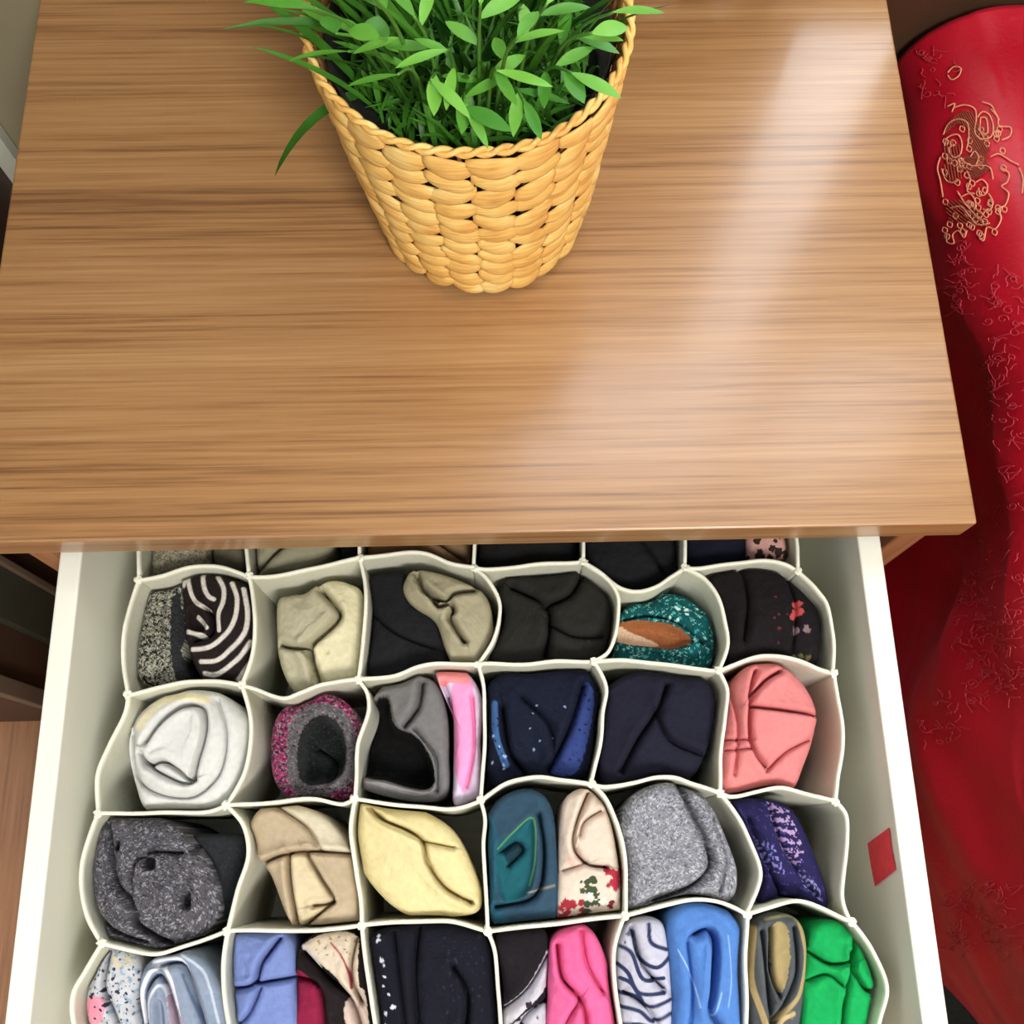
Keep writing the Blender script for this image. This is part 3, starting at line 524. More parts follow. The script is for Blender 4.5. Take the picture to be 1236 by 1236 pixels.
G('rolled_sock', 'cream rolled sock with red rose print at its lower end', (3, 3), c7((270, 120), (290, 50), (345, 28), (405, 80), (440, 170), (452, 290), (452, 395), (360, 405), (268, 412), (266, 250)), (226, 206, 190), zt=.438, dome=8, wr=.7,
  feats=[('c', c7((350, 40), (318, 120), (308, 190), (345, 240), (400, 250)), 6, 2, 1.8), ('c', c7((385, 90), (340, 120), (325, 160)), 4, 2, 1), ('c', c7((280, 260), (340, 240)), 3, 2, 1)],
  paint=[('dots', c7((268, 335), (340, 350), (335, 400), (268, 405)), 26, 3.4, (150, 42, 52)), ('dots', c7((395, 250), (440, 255), (440, 310), (400, 310)), 24, 3.2, (158, 44, 62)), ('dots', c7((325, 275), (380, 265), (385, 390), (340, 390)), 26, 3.2, (62, 74, 54)), ('dots', c7((340, 310), (400, 310), (420, 370), (350, 370)), 7, 3, (232, 222, 208)), ('dots', c7((270, 220), (330, 220), (330, 260), (270, 260)), 5, 4, (226, 190, 176)), ('dots', c7((400, 320), (445, 320), (440, 395), (400, 395)), 7, 2.6, (120, 40, 50))])
G('rolled_sock', 'light heather grey rolled sock with one curved seam', (3, 4), c7((448, 100), (500, 30), (600, 10), (690, 60), (745, 170), (775, 270), (750, 345), (620, 345), (500, 375), (455, 340), (446, 200)), (146, 146, 154), 'knit', zt=.441, dome=12, edge=15, terry=1.2, wr=.6,
  paint=[('speck', .26, (96, 96, 106)), ('speck', .16, (186, 186, 194))],
  feats=[('c', c7((612, 20), (640, 90), (682, 180), (692, 250), (640, 305), (540, 345)), 9, 2.8, -3), ('c', c7((700, 110), (735, 220), (720, 320)), 3, 2.5, 1)])
G('rolled_sock', 'navy rolled sock with pink-lilac flower print, in the cell by the red sticker', (3, 5), c7((758, 62), (860, 58), (930, 90), (980, 190), (1020, 300), (1022, 375), (940, 350), (838, 372), (845, 250), (790, 120)), (40, 36, 80), zt=.432, dome=8,
  paint=[('wave', 3, 9, .12, (172, 144, 186), c7((850, 60), (915, 90), (955, 200), (940, 250), (895, 210), (860, 120))), ('wave', 7, 8, .15, (120, 118, 184), c7((820, 160), (870, 190), (900, 270), (860, 260))), ('wave', 6, 7, .15, (150, 148, 200), c7((940, 240), (1000, 310), (1010, 350), (950, 300))), ('wave', 2, 10, .6, (62, 62, 130))],
  feats=[('c', c7((860, 80), (900, 200), (990, 330)), 4, 2.5, 1.5), ('c', c7((800, 110), (850, 230), (900, 340)), 4, 2.5, -1)])
# row 4
G('rolled_sock', 'white floral rolled sock with black and pink blotches, bottom left corner', (4, 0), c6((52, 590), (85, 515), (140, 480), (195, 505), (212, 570), (198, 640), (215, 720), (215, 830), (80, 830), (38, 700)), (204, 204, 210), zt=.436, dome=9,
  paint=[('wave', 3, 12, .35, (150, 168, 184)), ('wave', 5, 8, .5, (70, 70, 84)), ('poly', c6((55, 640), (90, 620), (120, 640), (110, 690), (70, 700)), (232, 150, 170)), ('dots', c6((60, 540), (180, 540), (180, 700), (90, 700)), 22, 1.8, (48, 50, 62)), ('dots', c6((140, 500), (190, 500), (190, 540), (140, 540)), 5, 3.4, (206, 196, 160)), ('line', c6((45, 640), (55, 700), (80, 760)), 5, (226, 150, 160))],
  feats=[('c', c6((120, 500), (110, 600), (150, 700), (150, 800)), 5, 2.4, 1.5)])
G('rolled_sock', 'light blue and white striped rolled sock with arched stripes', (4, 0), c6((205, 600), (230, 530), (300, 500), (370, 505), (440, 590), (468, 680), (480, 830), (240, 830), (215, 700)), (146, 158, 180), zt=.438, dome=10,
  paint=[('line', c6((225, 700), (215, 620), (245, 555), (290, 545), (320, 620), (345, 760)), 4.5, (228, 228, 236)), ('line', c6((250, 740), (245, 640), (275, 590), (300, 640), (320, 800)), 3.2, (216, 220, 230)), ('line', c6((250, 525), (330, 520), (370, 600), (410, 740)), 4.0, (226, 228, 236)), ('line', c6((330, 505), (400, 560), (440, 700)), 3.0, (190, 198, 214)), ('poly', c6((290, 560), (320, 640), (350, 720), (350, 800), (320, 760), (300, 660)), (176, 158, 176)), ('line', c6((340, 560), (390, 690), (400, 760)), 2.4, (96, 112, 140))],
  feats=[('c', c6((235, 720), (228, 620), (270, 565), (305, 640), (335, 780)), 7, 2.6, 2), ('c', c6((270, 540), (340, 540), (390, 680), (410, 780)), 5, 2.6, 1.5), ('h', c6((262, 640), (285, 640), (290, 720), (262, 720)), 10, 4)])
G('rolled_sock', 'periwinkle blue rolled sock beside the maroon patterned one', (4, 1), c6((462, 480), (510, 440), (600, 438), (648, 470), (655, 600), (655, 830), (490, 830), (458, 640)), (122, 140, 198), zt=.437, dome=8,
  feats=[('c', c6((610, 460), (560, 530), (540, 588), (462, 605)), 6, 2.2, 1.8), ('c', c6((545, 588), (652, 572)), 6, 2, 1.5), ('c', c6((560, 600), (520, 680), (470, 720)), 4, 2.2, 1.2)])
G('rolled_sock', 'maroon, black and cream patterned rolled sock', (4, 1), c6((662, 500), (720, 442), (820, 440), (862, 560), (885, 830), (662, 830), (660, 620)), (44, 34, 36), zt=.435, dome=8, mottle=.1,
  paint=[('poly', c6((655, 560), (720, 590), (740, 650), (755, 830), (655, 830)), (134, 30, 62)), ('poly', c6((675, 480), (740, 445), (830, 450), (838, 560), (845, 640), (810, 620), (770, 560), (700, 510)), (206, 190, 170)), ('wave', 4, 9, .5, (148, 128, 84), c6((700, 450), (830, 450), (820, 520), (720, 500))), ('line', c6((665, 470), (700, 500), (730, 540)), 4, (214, 208, 206)), ('poly', c6((800, 660), (850, 600), (870, 700), (880, 830), (840, 830)), (196, 176, 164)), ('line', c6((760, 470), (800, 520), (820, 600)), 2.0, (150, 40, 56))],
  feats=[('c', c6((680, 500), (740, 560), (820, 640), (850, 760)), 7, 2.6, 2), ('c', c6((830, 460), (815, 560), (845, 640)), 5, 2.2, 1.5), ('c', c6((665, 570), (730, 600), (745, 760)), 5, 2.4, -1.5)])
G('rolled_sock', 'black-navy rolled sock with white flecks down its left side', (4, 2), c6((862, 480), (900, 435), (1010, 420), (1150, 425), (1225, 480), (1245, 640), (1245, 830), (900, 830), (868, 640)), (32, 32, 46), zt=.438, dome=8,
  paint=[('dots', c6((888, 450), (920, 450), (948, 690), (930, 760), (905, 690)), 15, 2.2, (204, 208, 220)), ('wave', 3, 10, .6, (44, 44, 62), c6((1080, 450), (1200, 450), (1200, 700), (1080, 700)))],
  feats=[('c', c6((1010, 430), (1000, 560), (1010, 700)), 4, 3, 1.5), ('c', c6((1110, 540), (1150, 620), (1140, 760)), 5, 2.8, 1.5), ('c', c6((940, 440), (960, 600), (980, 760)), 3, 3, -1)])
G('rolled_sock', 'black rolled sock with a grey-white printed band beside the hot pink one', (4, 3), c7((88, 450), (150, 425), (228, 428), (238, 500), (232, 620), (240, 830), (110, 830), (92, 600)), (44, 38, 46), zt=.434, dome=8,
  paint=[('poly', c7((240, 480), (240, 570), (180, 640), (110, 700), (105, 650), (170, 590), (215, 520)), (196, 192, 200)), ('poly', c7((140, 690), (240, 640), (240, 830), (130, 830)), (186, 182, 192)), ('dots', c7((150, 640), (240, 600), (240, 800), (140, 800)), 16, 3, (46, 40, 48))],
  feats=[('c', c7((235, 500), (180, 590), (110, 650)), 6, 2.4, 2), ('c', c7((235, 620), (170, 670), (130, 760)), 4, 2.4, 1)])
G('rolled_sock', 'hot pink rolled sock', (4, 3), c7((245, 460), (285, 425), (355, 422), (402, 510), (425, 640), (440, 830), (242, 830), (236, 620), (240, 520)), (236, 104, 158), zt=.438, dome=9, wr=.7,
  feats=[('c', c7((262, 470), (275, 560), (325, 620), (345, 700), (340, 800)), 6, 2.3, 2), ('c', c7((330, 430), (345, 520), (390, 600)), 4, 2.6, 1.5), ('c', c7((325, 625), (285, 700), (270, 790)), 4, 2.2, -1.2)])
zb_ = [c7((440, 470), (470, 490), (500, 560), (560, 560)), c7((475, 430), (490, 500), (540, 530), (580, 500)), c7((432, 520), (460, 545), (490, 600), (560, 600)), c7((435, 600), (480, 610), (520, 640), (580, 620)), c7((440, 640), (490, 650), (530, 680), (580, 660)), c7((520, 410), (525, 460), (570, 480)), c7((445, 690), (500, 690), (560, 710)), c7((450, 740), (510, 730), (580, 750)), c7((440, 560), (470, 575), (500, 625))]
G('rolled_sock', 'white rolled sock with navy wavy stripes beside the bright blue one', (4, 4), c7((430, 580), (435, 460), (475, 400), (545, 395), (572, 440), (586, 560), (586, 830), (450, 830), (440, 700)), (198, 196, 212), zt=.438, dome=9,
  paint=[('line', z, 5.0, (46, 54, 86)) for z in zb_]+[('dots', c7((440, 420), (480, 410), (480, 470), (445, 470)), 4, 2.5, (90, 96, 124))], feats=[('c', c7((470, 420), (500, 520), (560, 590)), 5, 2.6, 1.8), ('c', c7((450, 600), (520, 650), (570, 760)), 4, 2.6, 1.2)])
G('rolled_sock', 'bright blue rolled sock with a deep keyhole fold', (4, 4), c7((575, 430), (600, 365), (680, 345), (750, 375), (788, 450), (790, 640), (788, 830), (600, 830), (590, 600)), (86, 132, 204), zt=.443, dome=11, edge=13, wr=.7,
  paint=[('line', c7((600, 480), (640, 560), (660, 640)), 1.6, (150, 184, 230)), ('line', c7((740, 440), (750, 560), (740, 640)), 1.6, (134, 170, 224)), ('line', c7((720, 600), (700, 680)), 1.6, (150, 184, 230))],
  feats=[('h', c7((680, 430), (705, 430), (712, 520), (700, 620), (690, 640), (688, 560), (690, 480)), 16, 4), ('c', c7((650, 440), (690, 425), (708, 470), (700, 580), (690, 650), (730, 720), (750, 800)), 8, 2.6, 2.2), ('c', c7((625, 460), (640, 600), (630, 760)), 3, 2.6, 1)])
G('folded_sock', 'slate and tan folded sock with nested U-shaped folds', (4, 5), c7((808, 480), (830, 400), (890, 378), (945, 400), (968, 470), (962, 600), (945, 720), (935, 830), (830, 830), (805, 640)), (86, 90, 94), zt=.437, dome=8, wr=.5,
  parts=[('inner_fold', c7((865, 420), (905, 415), (910, 520), (888, 600), (868, 560)), 'tan inner fold')],
  feats=[('c', c7((838, 430), (850, 560), (862, 690), (866, 800)), 6, 2.2, 1.8), ('c', c7((930, 420), (935, 540), (905, 620), (868, 680)), 6, 2.2, 1.8), ('c', c7((862, 420), (862, 540), (885, 610)), 5, 1.8, 1)],
  paint=[('line', c7((815, 420), (808, 560), (835, 660), (855, 740), (855, 830)), 6.5, (184, 160, 116)), ('poly', c7((865, 420), (905, 415), (910, 520), (888, 600), (868, 560)), (160, 142, 100)), ('line', c7((945, 400), (962, 500), (945, 600), (905, 650), (868, 680)), 5.5, (170, 148, 104)), ('line', c7((925, 660), (885, 690), (875, 800)), 5.5, (190, 164, 116)), ('line', c7((850, 395), (910, 385), (940, 400)), 3.5, (150, 142, 112))])
G('rolled_sock', 'bright green rolled sock, bottom right cell', (4, 5), c7((970, 480), (985, 420), (1030, 398), (1090, 420), (1145, 495), (1180, 590), (1172, 690), (1140, 830), (960, 830), (955, 620)), (24, 168, 88), zt=.437, dome=10, wr=.9,
  feats=[('c', c7((1100, 455), (1088, 530), (1065, 640), (1060, 760)), 6, 2.4, 2), ('c', c7((975, 490), (1030, 522), (1085, 515)), 5, 2.2, 1.6), ('c', c7((1088, 530), (1130, 590), (1165, 600)), 5, 2.4, -1.4), ('c', c7((970, 570), (1020, 550), (1060, 580)), 4, 2.2, 1), ('h', c7((1078, 480), (1100, 490), (1095, 520), (1078, 515)), 8, 3.5)])
# ------------------------------------------------------------------ woven basket
BX, BY, RB, RT, BH = -0.0040, 0.2015, 0.0565, 0.0740, 0.149
m, n, l, b = nt('straw_weave'); tx = n.new('ShaderNodeTexCoord'); mp = n.new('ShaderNodeMapping'); mp.inputs['Scale'].default_value = (60, 60, 900)
no = n.new('ShaderNodeTexNoise'); no.inputs['Scale'].default_value = 1; no.inputs['Detail'].default_value = 3; l.new(tx.outputs['Object'], mp.inputs[0]); l.new(mp.outputs[0], no.inputs['Vector'])
n2 = n.new('ShaderNodeTexNoise'); n2.inputs['Scale'].default_value = 55; l.new(tx.outputs['Object'], n2.inputs['Vector'])
mx = n.new('ShaderNodeMix'); mx.data_type = 'FLOAT'; mx.inputs[0].default_value = 0.5; l.new(no.outputs['Fac'], mx.inputs[2]); l.new(n2.outputs['Fac'], mx.inputs[3])
rp = n.new('ShaderNodeValToRGB'); e = rp.color_ramp.elements; e[0].position = .3; e[0].color = (*lin((206, 148, 76)), 1); e[1].position = .68; e[1].color = (*lin((250, 222, 146)), 1); q = e.new(.5); q.color = (*lin((240, 192, 106)), 1)
l.new(mx.outputs[0], rp.inputs[0]); l.new(rp.outputs[0], b.inputs['Base Color']); b.inputs['Roughness'].default_value = .6
bp = n.new('ShaderNodeBump'); bp.inputs['Strength'].default_value = .5; bp.inputs['Distance'].default_value = .0008; l.new(no.outputs['Fac'], bp.inputs['Height']); l.new(bp.outputs[0], b.inputs['Normal']); M['straw'] = m
M['stake'] = plain('straw_stake', (120, 78, 40), 0.8, 0.2, 200)
bk = tag(empty('woven_basket', (BX, BY, TZ)), 'golden straw woven basket holding the green plant on the tabletop', 'basket')
def rad(z): return RB+(RT-RB)*(z/BH)**0.85
NS = 22; NC = 11
def lean(V): return [(x-0.004*z/BH, y, z) for x, y, z in V]
def band(k):
    V = []; Fc = []; zc = 0.004+(k+0.5)*(BH-0.012)/NC; hh = (BH-0.012)/NC
    for i in range(NS):
        off = rng.uniform(-.06, .06); a0 = 2*math.pi*(i+off)/NS; span = 2*math.pi/NS*rng.uniform(1.04, 1.2)
        hz = hh*rng.uniform(.44, .62); dz = rng.uniform(-.0013, .0013); tl = hh*rng.uniform(.1, .75)*(1 if rng.random() < (.8 if (i//2) % 2 else .2) else -1); bul = rng.uniform(.8, 1.3)
        ns, nc = 9, 8; base = len(V)
        for s in range(ns+1):
            t = s/ns; a = a0+(t-.5)*span; en = math.sin(math.pi*min(max(t, 0.02), .98))
            z0 = zc+dz+(t-.5)*tl; r0 = rad(max(z0, 0.001))-0.0006+0.0019*bul*en**.6
            for c in range(nc):
                ph = 2*math.pi*c/nc; z = z0+hz*(0.22+.78*en**.42)*math.sin(ph); r = r0+0.0015*math.cos(ph)
                z = max(z, 0.0006); V.append((r*math.cos(a), r*math.sin(a), z))
        for s in range(ns):
            for c in range(nc): Fc.append((base+s*nc+c, base+(s+1)*nc+c, base+(s+1)*nc+(c+1) % nc, base+s*nc+(c+1) % nc))
        Fc += [tuple(base+c for c in range(nc)), tuple(base+ns*nc+c for c in range(nc))[::-1]]
    return V, Fc
for k in range(NC): link('woven_strand', mesh('woven_strand', *(lambda q: (lean(q[0]), q[1]))(band(k)), M['straw']), bk)
for i in range(NS*2):
    a = 2*math.pi*(i+.5)/(NS*2); p = [((rad(z)-.0022)*math.cos(a), (rad(z)-.0022)*math.sin(a), z) for z in (0.001, .05, .1, BH-.004)]
    link('stake', mesh('stake', *tube(lean(p), 0.0011, 5), M['stake']), bk)
# rim: two strands twisted round each other
for s in range(2):
    p = []
    for i in range(361):
        a = 2*math.pi*i/360; w = a*26+s*math.pi; r = RT+0.0002+0.0013*math.cos(w); p.append((r*math.cos(a), r*math.sin(a), BH-0.002+0.0014*math.sin(w)+.0006*math.sin(a*7)))
    link('rim_strand', mesh('rim_strand', *tube(lean(p), 0.0014, 7), M['straw']), bk)
V = []; Fc = []; ns = 64   # inner lining pot
for z, r in ((.003, RB-.006), (BH-.012, RT-.0065), (BH-.012, RT-.008), (BH-.035, RT-.012), (BH-.035, 0.0001)):
    for i in range(ns): a = 2*math.pi*i/ns; V.append((r*math.cos(a), r*math.sin(a), z))
for j in range(4):
    for i in range(ns): Fc.append((j*ns+i, j*ns+(i+1) % ns, (j+1)*ns+(i+1) % ns, (j+1)*ns+i))
Fc.append(tuple(range(ns))[::-1])
link('inner_pot', mesh('inner_pot', lean(V), Fc, M['liner']), bk)

# ------------------------------------------------------------------ plant
def leafmat(name, c0, c1, rough=.45):
    m, n, l, b = nt(name); tx = n.new('ShaderNodeTexCoord'); oi = n.new('ShaderNodeObjectInfo'); no = n.new('ShaderNodeTexNoise'); no.inputs['Scale'].default_value = 60
    l.new(tx.outputs['Object'], no.inputs['Vector']); mx = n.new('ShaderNodeMix'); mx.data_type = 'FLOAT'; mx.inputs[0].default_value = .6
    l.new(no.outputs['Fac'], mx.inputs[2]); l.new(oi.outputs['Random'], mx.inputs[3])
    rp = n.new('ShaderNodeValToRGB'); rp.color_ramp.elements[0].position = .15; rp.color_ramp.elements[0].color = (*lin(c0), 1); rp.color_ramp.elements[1].position = .85; rp.color_ramp.elements[1].color = (*lin(c1), 1)
    l.new(mx.outputs[0], rp.inputs[0]); l.new(rp.outputs[0], b.inputs['Base Color']); b.inputs['Roughness'].default_value = rough
    b.inputs['Transmission Weight'].default_value = 0.0; b.inputs['Subsurface Weight'].default_value = 0.0
    return m
M['grass'] = leafmat('grass_green', (28, 78, 20), (82, 146, 44)); M['leaf'] = leafmat('leaf_green', (54, 124, 30), (120, 186, 66)); M['stem'] = leafmat('stem_green', (56, 112, 34), (96, 150, 60))
ZP = BH-0.034
pt = tag(empty('artificial_plant', (BX-0.003, BY, TZ+ZP)), 'bushy green artificial grass plant with small leafy sprigs in the straw basket', 'plant')
def blade(root, d, length, width, droop, th0, mat, name='grass_blade', seg=7, fold=.25):
    """curving tapered blade built from its own root point"""
    root = np.array(root, float); d = np.array(d, float); d /= np.linalg.norm(d); side = np.cross(d, [0, 0, 1.0]); side /= np.linalg.norm(side)+1e-9
    side = side*math.cos(th0)+np.cross(d, side)*math.sin(th0)
    V = []; p = root.copy(); dd = d.copy(); hd = np.array([d[0], d[1], 0.0]); hd /= np.linalg.norm(hd)+1e-9
    for i in range(seg+1):
        t = i/seg; w = width*(math.sin(math.pi*(t*.86+.08))**.7 if name != 'leaf' else math.sin(math.pi*min(t*.95+.03, .99))**.9)*.5
        if t > .97: w *= .15
        nn = np.cross(side, dd); V += [p-side*w+nn*w*fold, p, p+side*w+nn*w*fold]
        dd = dd+np.array([0, 0, -1.0])*droop/seg+hd*droop*.4/seg; dd /= np.linalg.norm(dd); p = p+dd*length/seg
    Fc = []
    for i in range(seg):
        a = i*3; Fc += [(a, a+1, a+4, a+3), (a+1, a+2, a+5, a+4)]
    return V, Fc
cnt = 0
def clearof(V):  # keep foliage out of the wall and low over the basket
    A = np.array(V)+np.array(pt.location); return A[:, 1].max() < 0.366 and A[:, 2].max() < 0.80 and np.array(V)[:, 0].max() < .086 and np.array(V)[:, 0].min() > -.106 and not ((np.array(V)[:, 1] < -.04) & (np.hypot(np.array(V)[:, 0], np.array(V)[:, 1]) > .066)).any()
for i in range(9000):
    if cnt >= 262: break
    a = random.uniform(0, 2*math.pi); r = 0.061*math.sqrt(random.random()); root = (r*math.cos(a), r*math.sin(a), 0)
    tilt = 0.12+r/.058*random.uniform(.15, .75); a2 = a+random.uniform(-.5, .5)
    d = (math.sin(tilt)*math.cos(a2), math.sin(tilt)*math.sin(a2), math.cos(tilt))
    front = max(0, -math.sin(a2))
    L = random.uniform(.08, .15)*(1-.45*front)
    V, Fc = blade(root, d, L, random.uniform(.0028, .0052), random.uniform(.3, 1.3)*(1-.4*front), random.uniform(-.5, .5), M['grass'])
    if not clearof(V): continue
    link('grass_blade', mesh('grass_blade', V, Fc, M['grass']), pt); cnt += 1
# long blades leaning over the left and right of the rim
for a, L, dr_, tl in ((3.55, .085, 2.6, .9), (3.45, .08, 2.8, .95), (2.8, .10, 1.2, .7), (2.95, .095, 1.1, .75), (2.6, .10, 1.1, .7), (3.1, .085, 1.0, .8), (.35, .085, 1.0, .7), (.2, .08, 1.2, .7), (.5, .095, .9, .7), (.05, .07, 1.0, .7)):
    d = (math.sin(tl)*math.cos(a), math.sin(tl)*math.sin(a), math.cos(tl)); V, Fc = blade((.045*math.cos(a), .045*math.sin(a), .0), d, L, .006, dr_, random.uniform(-.4, .4), M['grass'], seg=9)
    if clearof(V): link('grass_blade', mesh('grass_blade', V, Fc, M['grass']), pt)
# leafy sprigs, aimed at where they show
def sprig(u, v, z, aim, nl, ll, wl):
    tip = P(np.array(float(u)), np.array(float(v)), z)-np.array(pt.location); a = math.atan2(tip[1], tip[0]); r0 = min(.04, math.hypot(tip[0], tip[1])*.6)
    root = np.array([r0*math.cos(a), r0*math.sin(a), 0.0]); mid = (root+tip)/2+np.array([0, 0, .018]); ps = crom([root, mid, tip], n=6)
    link('stem', mesh('stem', *tube(ps, np.linspace(.0011, .0006, len(ps)), 5), M['stem']), pt)
    for k in range(nl):
        t = 1-.5*k/max(nl-1, 1)*.9; q = ps[int(t*(len(ps)-1))]; ang = math.radians(aim)+((-1)**k)*(.35+.28*k)+random.uniform(-.15, .15) if k else math.radians(aim)
        d = (math.cos(ang), math.sin(ang), random.uniform(-.05, .3)); V, Fc = blade(q, d, ll*random.uniform(.75, 1.2), wl*random.uniform(.6, .9), random.uniform(.1, .5), random.uniform(-.3, .3), M['leaf'], 'leaf', 8, .18)
        link('leaf', mesh('leaf', V, Fc, M['leaf']), pt)
for s in [(520, 95, .675, -50, 3, .021, .0085), (560, 130, .668, -30, 5, .024, .008), (633, 122, .668, -70, 3, .022, .007), (690, 88, .68, -30, 4, .020, .0085), (458, 45, .69, 160, 2, .016, .011), (405, 40, .695, 110, 2, .015, .013),
          (625, 45, .715, 60, 3, .020, .007), (715, 40, .69, 20, 3, .020, .009), (480, 90, .675, 190, 2, .020, .006), (420, 62, .685, 185, 2, .028, .0045), (740, 15, .70, 10, 2, .020, .008), (580, 5, .72, 80, 3, .020, .008), (500, 20, .71, 120, 3, .02, .008), (450, -5, .72, 140, 3, .02, .009), (660, 5, .71, 50, 3, .02, .008), (540, 60, .70, 200, 3, .02, .007), (600, 85, .69, -20, 3, .02, .007), (380, 10, .71, 170, 2, .022, .007), (350, 5, .70, 175, 2, .022, .006)]:
    sprig(*s)
V = []; Fc = []   # dense low undergrowth nobody could count
for i in range(900):
    a = random.uniform(0, 2*math.pi); r = 0.060*math.sqrt(random.random()); tl = random.uniform(0, .7); a2 = random.uniform(0, 6.28)
    v_, f_ = blade((r*math.cos(a), r*math.sin(a), 0), (math.sin(tl)*math.cos(a2), math.sin(tl)*math.sin(a2), math.cos(tl)), random.uniform(.02, .05), .003, .8, 0, None, seg=3)
    A = np.array(v_)
    if np.hypot(A[:, 0], A[:, 1]).max() > .064: continue
    k = len(V); V += v_; Fc += [tuple(k+x for x in f) for f in f_]
tag(link('undergrowth', mesh('undergrowth', V, Fc, M['grass']), pt), kind='stuff')

# ------------------------------------------------------------------ bed
m, n, l, b = nt('red_satin'); tx = n.new('ShaderNodeTexCoord'); no = n.new('ShaderNodeTexNoise'); no.inputs['Scale'].default_value = 9; no.inputs['Detail'].default_value = 5; l.new(tx.outputs['Object'], no.inputs['Vector'])
rp = n.new('ShaderNodeValToRGB'); rp.color_ramp.elements[0].position = .3; rp.color_ramp.elements[0].color = (*lin((172, 6, 32)), 1); rp.color_ramp.elements[1].position = .7; rp.color_ramp.elements[1].color = (*lin((206, 13, 42)), 1)
l.new(no.outputs['Fac'], rp.inputs[0]); l.new(rp.outputs[0], b.inputs['Base Color']); b.inputs['Roughness'].default_value = .42; b.inputs['Sheen Weight'].default_value = .05; b.inputs['Sheen Tint'].default_value = (1, .4, .5, 1)
n2 = n.new('ShaderNodeTexNoise'); n2.inputs['Scale'].default_value = 320; n2.inputs['Detail'].default_value = 4; l.new(tx.outputs['Object'], n2.inputs['Vector'])
bp = n.new('ShaderNodeBump'); bp.inputs['Strength'].default_value = .35; bp.inputs['Distance'].default_value = .0008; l.new(n2.outputs['Fac'], bp.inputs['Height']); l.new(bp.outputs[0], b.inputs['Normal']); M['satin'] = m
M['thread_brown'] = plain('brown_gold_thread', (150, 66, 44), .5, .2, 300); M['thread'] = plain('gold_pink_thread', (228, 150, 118), .5, .15, 300); M['thread_red'] = plain('rose_thread', (198, 58, 72), .5, .15, 300)
bed = tag(empty('bed', (0.34, -0.5, 0)), 'dark brown bed beside the nightstand with a mattress under the red spread', 'bed')
def bbox(nm, a, b_, mt, bev): return box(nm, a, b_, M[mt], bed, bev, bed.location)
bbox('headboard', (0.262, 0.368, 0.02), (1.45, 0.385, 0.515), 'headboard', .003)
bbox('mattress', (0.395, -1.45, 0.24), (1.42, 0.355, 0.452), 'mattress', .03)
bbox('bed_rail', (0.40, -1.46, 0.10), (1.41, 0.36, 0.235), 'frame', .004)
for x, y in ((.42, -1.40), (1.32, -1.40), (.42, .28), (1.32, .28)): bbox('leg', (x, y, 0.006), (x+.05, y+.05, .10), 'frame', .002)
def spread(y, s):
    """point of the bedspread: s<0 lies over the mattress, 0..1 goes round the shoulder and down the side"""
    f1 = math.sin(y*21+1.3)+.6*math.sin(y*37+.4); hang = max(0, min(1, s))
    sh = 0.298+0.010*math.sin(y*9+.8)+(0.020 if y < -.30 else 0)*0
    hem = 0.105+.012*math.sin(y*13+2)+.20/(1+math.exp((y+.243)*42))+0
    rr = 0.062+0.010*math.sin(y*7+1)
    top = 0.487+.012/(1+math.exp((y-.17)*50))+.008*math.sin(y*8+.5)+.006*math.sin(y*19)
    if s <= 0: x = sh+rr+(-s)*1.08; z = top+.006*math.sin(x*17+y*6)*min(1, -s*10)
    elif s < .35:
        a = s/.35*math.pi/2; x = sh+rr*(1-math.sin(a)); z = top-rr*(1-math.cos(a))
    else:
        t = (s-.35)/.65; z = top-rr+(hem-top+rr)*t; x = sh+.016*t**1.2+f1*.011*t**.8+-.0+.022*math.exp(-((t-.35)/.2)**2)*max(0, math.sin(y*11+2.2))*-1+0.012*max(0, t-.75)*4*max(0, math.sin(y*6+1))
        x += .042*math.sin(math.pi*min(t/.9, 1))**.7*(1/(1+math.exp((y-.15)*60)))*(1/(1+math.exp(-(y+.03)*30)))
        x = max(x, 0.268)
    b_ = .0035*math.sin((y*1.0+z*.9)*62+2*math.sin(z*20))*(1 if s > .1 else .4)
    return (x+b_*(.6 if s > 0 else 0), y, z+b_*(.7 if s < .35 else .0))
ys = np.linspace(-1.3, 0.360, 470); ss = list(np.linspace(-1, -.12, 30))+list(np.linspace(-.1, 1, 110)); V = []; Fc = []; k = len(ss)
for y in ys:
    for s in ss: V.append(spread(float(y), float(s)))
for i in range(len(ys)-1):
    for j in range(k-1): Fc.append((i*k+j, i*k+j+1, (i+1)*k+j+1, (i+1)*k+j))
sp = tag(link('bedspread', mesh('bedspread', V, Fc, M['satin'])), 'red satin bedspread with gold floral embroidery draped over the side of the bed', 'bedspread')
so = sp.modifiers.new('thickness', 'SOLIDIFY'); so.thickness = .002; so.offset = 1
bvh = BVHTree.FromPolygons([Vector(v) for v in V], Fc)
def onto(pts, lift=.0012):
    out = []
    for u, v in pts:
        h_ = bvh.ray_cast(Vector(CAM), Vector(ray(u, v)).normalized())
        if h_[0] is None: continue
        q = h_[0]; d = (Vector(CAM)-q).normalized(); nn = h_[1]; nn = nn if nn.dot(d) > 0 else -nn; out.append(np.array(q+nn*lift))
    return out
def stitch(pts, mat, r=.0007, name='embroidery_scroll', acc=None):
    p = onto(crom(pts, n=5))
    if len(p) < 4: return
    p = np.array(p)
    if np.linalg.norm(np.diff(p, axis=0), axis=1).max() > .03: return
    v_, f_ = tube(p, r, 5); k = len(acc[0]); acc[0].extend(v_); acc[1].extend([tuple(k+x for x in f) for f in f_])
def e1(*p): return tr((1060, 0), 2.943, p)
